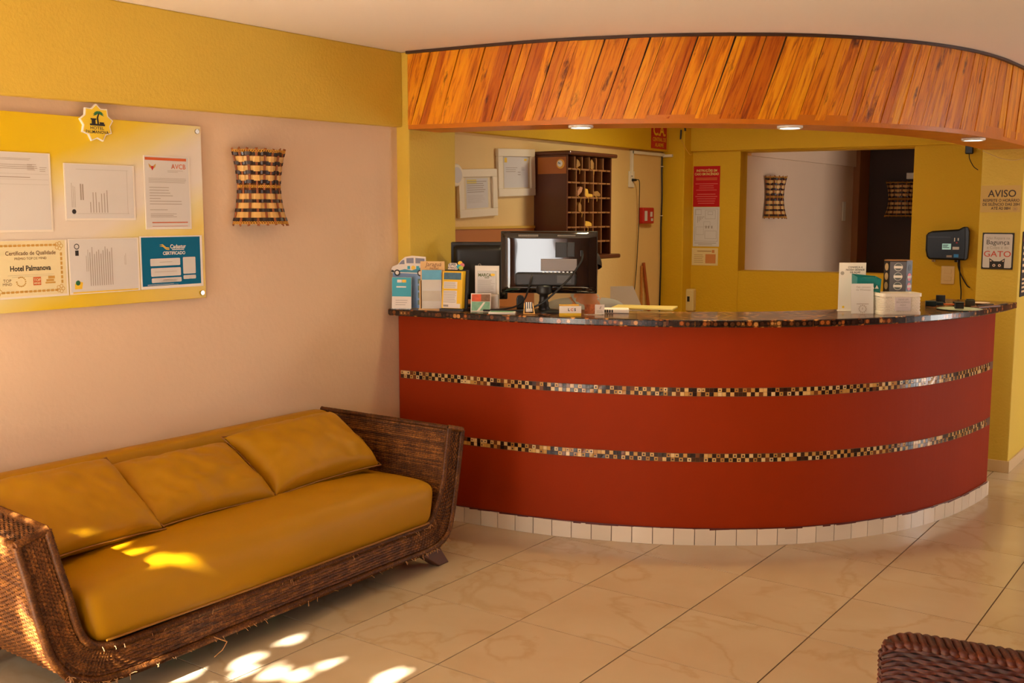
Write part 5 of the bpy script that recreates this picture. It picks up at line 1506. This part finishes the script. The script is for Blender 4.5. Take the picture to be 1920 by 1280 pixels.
for k in range(5):
    z = .225 - k * .0475
    pn = MB().poly([(-.004 + .0205*cos(2*pi*i/20), z + .0205*sin(2*pi*i/20)) for i in range(20)], -.0575, -.0537).build('pin', M_rim, t)
    MB().disc(-.004, z+.001, .0175, -.058).build('pin_face', mat('pin_grey', (90, 96, 96), .4, var=.7, vscale=120), pn)
    MB().quad(-.025, .017, z-.006, z+.006, -.0585).build('pin_band', M_card, pn)
    e = Vector((.068-.036, -.012+.052, 0)).normalized(); nn = Vector((e.y, -e.x, 0)); c0 = Vector((.052, -.032, z - .003))
    if k == 0:
        MB().add([c0 + e*(.012*cos(2*pi*i/18)) + Vector((0,0,.017*sin(2*pi*i/18))) + nn*.0012 for i in range(18)], [tuple(range(18))]).build('pin', M_gbk, t)
    else:
        rp = MB().add([c0 + e*(.017*cos(2*pi*i/18)) + Vector((0,0,.020*sin(2*pi*i/18))) + nn*.0012 for i in range(18)], [tuple(range(18))]).build('pin', mat('pin_red', (206, 30, 20), .35), t)
        MB().add([c0 + e*a + Vector((0,0,b)) + nn*.002 for a, b in ((-.018,-.006),(.018,-.006),(.018,.007),(-.018,.007))], [(0,1,2,3)]).build('pin_band', M_card, rp)
    e2 = Vector((-.044+.0685, -.052+.012, 0)).normalized(); n2 = Vector((e2.y, -e2.x, 0)); c2 = Vector((-.056, -.032, z))
    MB().add([c2 + e2*(.014*cos(2*pi*i/18)) + Vector((0,0,.019*sin(2*pi*i/18))) + n2*.0012 for i in range(18)], [tuple(range(18))]).build('pin', mat('pin_tan', (170, 140, 100), .4), t)
# small clutter at the end
def clut(name, label, x, y, rot, parts):
    t = oncounter(name, label, name.replace('_', ' '), x, y, rot)
    for nm, m_, bx in parts: MB().box(*bx).build(nm, m_, t, bevel=.003)
M_navy = mat('dark_teal_plastic', (16, 40, 48), .4); M_or = mat('orange_plastic', (196, 92, 30), .5)
clut('stapler', 'dark teal and orange clip-like tool near the end of the worktop', -1.47, 5.96, 20, [('grip', M_navy, (-.055, .0, -.015, .015, 0, .028)), ('jaw', M_navy, (-.0, .035, -.012, .012, .004, .022)), ('blade', M_or, (.035, .12, -.008, .008, .006, .014))])
clut('name_holder', 'small black card stand at the back of the worktop end', -1.50, 6.17, 10, [('stand', M_plast, (-.024, .024, -.01, .01, 0, .045)), ('foot', M_plast, (-.028, .028, -.02, .02, 0, .006))])
clut('pencil_sharpener', 'black angular clip lying right of the orange blade', -1.385, 6.06, 25, [('body', M_plast, (-.022, .022, -.015, .015, 0, .022)), ('tip', M_or, (.022, .05, -.008, .008, 0, .008))])
clut('tape_block', 'square dark block on the worktop below the cat sign', -1.315, 6.03, 15, [('body', mat('dark_olive_plastic', (60, 54, 30), .5), (-.024, .024, -.02, .02, 0, .036)), ('pad', M_plast, (-.02, .02, -.018, .018, .0362, .040))])
clut('ink_pad', 'small dark cube on the pale saucer by the worktop edge', -1.315, 5.80, 20, [('body', M_plast, (-.024, .020, -.016, .016, .006, .034)), ('lid', M_monm, (-.025, .021, -.017, .017, .0342, .040))])
t = oncounter('saucer', 'pale green flat saucer near the rounded worktop end', 'saucer', -1.315, 5.80, 0)
MB().lathe([(0, .0), (.07, .0), (.11, .005), (.111, .0062), (.07, .002), (0, .0015)], 0, 0, 28).build('dish', mat('pale_green_ceramic', (170, 176, 150), .3), t, smooth=True)
clut('pen_tray', 'brown flat pen tray at the worktop end', -1.235, 6.02, 70, [('tray', mat('brown_leather', (110, 66, 44), .5), (-.10, .10, -.025, .025, 0, .010)), ('pen', M_plast, (-.08, .07, -.006, .004, .0102, .016))])
clut('comb', 'thin dark strip lying along the far end of the worktop', -1.20, 6.21, 80, [('spine', M_plast, (-.09, .09, -.008, .008, 0, .006)), ('slip', M_card, (-.11, -.03, .012, .04, 0, .002))])
t = oncounter('pink_saucer', 'little pale pink dish at the worktop end by the pillar', 'saucer', -1.30, 6.22, 0)
MB().lathe([(0, 0), (.025, 0), (.045, .008), (.046, .010), (.025, .003), (0, .003)], 0, 0, 24).build('dish', mat('pale_pink_ceramic', (226, 196, 170), .3), t, smooth=True)
# ------------------------------------------------------------------ receptionist behind the monitor
PO = Vector((-3.165, 5.115, 0)); PR = radians(40)
person = thing('person', 'person in a grey collared shirt seated behind the glossy monitor', 'person', PO + Vector((0, 0, .09)), PR)
M_skin = mat('skin', (176, 112, 72), .5, var=.05, vscale=8)
M_shirt = mat('grey_shirt', (150, 142, 136), .8, var=.06, vscale=12)
M_hair = mat('black_hair', (22, 16, 13), .5)
M_trou = mat('dark_trousers', (36, 34, 40), .8)
def skin_mesh(name, m, verts, edges, radii, root, sub=2):
    me = bpy.data.meshes.new(name); me.from_pydata(verts, edges, []); me.update(); me.materials.append(m)
    o = bpy.data.objects.new(name, me); COL.objects.link(o); o.parent = person
    sk = o.modifiers.new('skin', 'SKIN'); sk.use_smooth_shade = True
    me.skin_vertices.update() if hasattr(me.skin_vertices, 'update') else None
    if not me.skin_vertices: 
        with bpy.context.temp_override(object=o, active_object=o): bpy.ops.mesh.customdata_skin_add()
    for i, sv in enumerate(me.skin_vertices[0].data):
        r = radii[i]; sv.radius = r if isinstance(r, tuple) else (r, r); sv.use_root = (i == root)
    q = o.modifiers.new('sub', 'SUBSURF'); q.levels = sub; q.render_levels = sub
    return o
# skeleton: local -y faces the counter, seat at .46
V = []; R_ = []; E_ = []
def v(p, r): V.append(p); R_.append(r); return len(V) - 1
def link(*ids):
    for a, b in zip(ids, ids[1:]): E_.append((a, b))
pel = v((0, .02, .52), (.15, .11)); wst = v((0, .0, .68), (.135, .10)); chs = v((0, -.03, .86), (.155, .105)); nk0 = v((0, -.045, .985), (.085, .07)); nk1 = v((0, -.065, 1.06), (.052, .055)); hd0 = v((0, -.085, 1.13), (.062, .078)); hd1 = v((0, -.085, 1.205), (.076, .094)); hd2 = v((0, -.075, 1.275), (.064, .08))
link(pel, wst, chs, nk0, nk1, hd0, hd1, hd2)
for sg in (-1, 1):
    sh_ = v((sg*.185, -.03, .975), .056); el = v((sg*.235, -.06, .71), .044); wr_ = v((sg*.15, -.25, .60), .029); pm_ = v((sg*.12, -.315, .588), (.038, .018))
    link(nk0, sh_, el, wr_, pm_)
    for k, (dx, L_) in enumerate(((-.027, .062), (-.009, .074), (.009, .070), (.027, .056))):
        a = v((sg*.12 + dx, -.355, .588), .0092); b = v((sg*.12 + dx*1.1, -.355 - L_*.55, .582), .0088); c = v((sg*.12 + dx*1.15, -.355 - L_, .572), .0075)
        link(pm_, a, b, c)
    th0 = v((sg*.12 - sg*.042, -.315, .586), .0105); th1 = v((sg*.12 - sg*.058, -.345, .582), .009)
    link(pm_, th0, th1)
    hp = v((sg*.095, -.03, .50), .085); kn_ = v((sg*.13, -.44, .50), .058); an_ = v((sg*.13, -.42, .09), .038); ft = v((sg*.13, -.52, .035), (.042, .028))
    link(pel, hp, kn_, an_, ft)
body_ = skin_mesh('body', M_skin, V, E_, R_, pel)
# face details, hair
MB().lathe([(0, -.018), (.010, -.012), (.013, 0), (.009, .022), (0, .03)], 0, -.186, 10).build('nose', M_skin, person, smooth=True)
nose = person.children[-1]; nose.location = (0, 0, 1.195)
for sg in (-1, 1):
    e = MB(); 
    for i in range(8):
        pass
    MB().lathe([(.0001, -.006), (.0055, -.004), (.008, 0), (.0055, .004), (.0001, .006)], sg*.030, -.176, 10).build('eye', M_white, person, smooth=True); person.children[-1].location = (0, 0, 1.215)
    MB().box(sg*.030-.003, sg*.030+.003, -.1855, -.1835, 1.212, 1.218).build('pupil', M_black, person)
    MB().box(sg*.030-.015, sg*.030+.015, -.184, -.174, 1.232, 1.237).build('eyebrow', M_hair, person, bevel=.001)
    MB().poly([(sg*.004*0, -.025), (.010, -.012), (.012, .01), (.004, .024), (-.006, .022), (-.006, -.015)], -.012, .004).build('ear', M_skin, person, bevel=.003); ear = person.children[-1]; ear.location = (sg*.079, -.07, 1.20); ear.rotation_euler = (0, 0, sg*pi/2)
MB().box(-.022, .022, -.172, -.160, 1.147, 1.156).build('mouth', mat('lips', (150, 80, 66), .5), person, bevel=.003)
def hairfn(u, v_):
    a = u * 2 * pi; th = v_ * (1.75 + .55 * (1 + cos(a - pi/2)) / 2 - .35)
    return Vector((.088 * sin(th) * cos(a), -.078 + .106 * sin(th) * sin(a), 1.222 + .105 * cos(th)))
MB().grid(hairfn, 28, 14).build('hair', M_hair, person, smooth=True)
# shirt over the trunk and upper arms, with collar
V2 = []; R2 = []; E2 = []
def v2(p, r): V2.append(p); R2.append(r); return len(V2) - 1
a0 = v2((0, .02, .54), (.165, .125)); a1 = v2((0, .0, .68), (.152, .116)); a2 = v2((0, -.03, .86), (.17, .12)); a3 = v2((0, -.045, .985), (.085, .078)); a4 = v2((0, -.052, 1.02), (.064, .066))
E2 += [(a0, a1), (a1, a2), (a2, a3), (a3, a4)]
for sg in (-1, 1):
    b0 = v2((sg*.19, -.03, .98), .068); b1 = v2((sg*.218, -.055, .82), .062); E2 += [(a3, b0), (b0, b1)]
skin_mesh('shirt', M_shirt, V2, E2, R2, a0)
cl = MB()
for sg in (-1, 1):
    cl.add([(0, -.135, .985), (sg*.03, -.140, .975), (sg*.075, -.10, 1.035), (sg*.080, -.045, 1.055), (sg*.062, -.045, 1.065), (sg*.050, -.095, 1.045)], [(0,1,2,5),(5,2,3,4)])
    cl.add([(sg*.080, -.045, 1.055), (sg*.05, .012, 1.060), (0, .025, 1.060), (0, .02, 1.075), (sg*.046, .008, 1.075), (sg*.062, -.045, 1.065)], [(0,1,4,5),(1,2,3,4)])
c_ = cl.build('collar', M_shirt, person); so = c_.modifiers.new('s', 'SOLIDIFY'); so.thickness = .004
Vt = []; Rt = []; Et = []
p0 = len(Vt); Vt.append((0, .02, .52)); Rt.append((.165, .12))
for sg in (-1, 1):
    i = len(Vt); Vt += [(sg*.095, -.03, .505), (sg*.13, -.44, .505), (sg*.13, -.42, .12)]; Rt += [.095, .070, .055]; Et += [(p0, i), (i, i+1), (i+1, i+2)]
skin_mesh('trousers', M_trou, Vt, Et, Rt, p0)
# office chair, desk with keyboard, paper
oc = thing('office_chair', 'brown padded office chair behind the reception monitor', 'chair', PO, PR)
M_och = mat('brown_fabric', (120, 84, 60), .8)
mb = roundbox(.23, .23, .035, .03, 8, 8, 4); mb.v = [(x, y - .06, z + .465) for x, y, z in mb.v]; mb.build('seat', M_och, oc, smooth=True)
mb = roundbox(.21, .03, .24, .028, 8, 4, 8); mb.v = [(x, y + .20, z + .80) for x, y, z in mb.v]; mb.build('backrest', M_och, oc, smooth=True)
MB().box(-.03, .03, .17, .20, .43, .62).build('back_bar', M_plast, oc); MB().tube([(0, -.05, .06), (0, -.05, .43)], .03, 12).build('column', M_plast, oc)
for k in range(5):
    a = 2*pi*k/5; MB().tube([(0, -.05, .08), (.27*cos(a), -.05+.27*sin(a), .055)], [.022, .014], 8).build('leg', M_plast, oc)
    MB().lathe([(0, 0), (.018, .004), (.024, .024), (.018, .044), (0, .048)], .27*cos(a), -.05+.27*sin(a), 12).build('castor', M_plast, oc)
MB().tube([(.24*cos(2*pi*k/32), -.24+.30*sin(2*pi*k/32), .082) for k in range(33)], .012, 8).build('foot_ring', M_chrome, oc)
pp = thing('paper_sheet', 'large white sheet propped up behind the seated person', 'paper', (-3.16, 5.60, 0), radians(30))
MB().poly([(-.10, 1.02), (.10, 1.02), (.035, 1.168), (-.10, 1.165)], -.003, .003).build('sheet', M_card, pp)
MB().tube([(0, .06, 0), (0, .02, 1.10)], .012, 8).build('stand_pole', M_plast, pp)
MB().lathe([(0, .02), (.12, .012), (.13, 0), (0, 0)], 0, .06, 20).build('stand_foot', M_plast, pp)
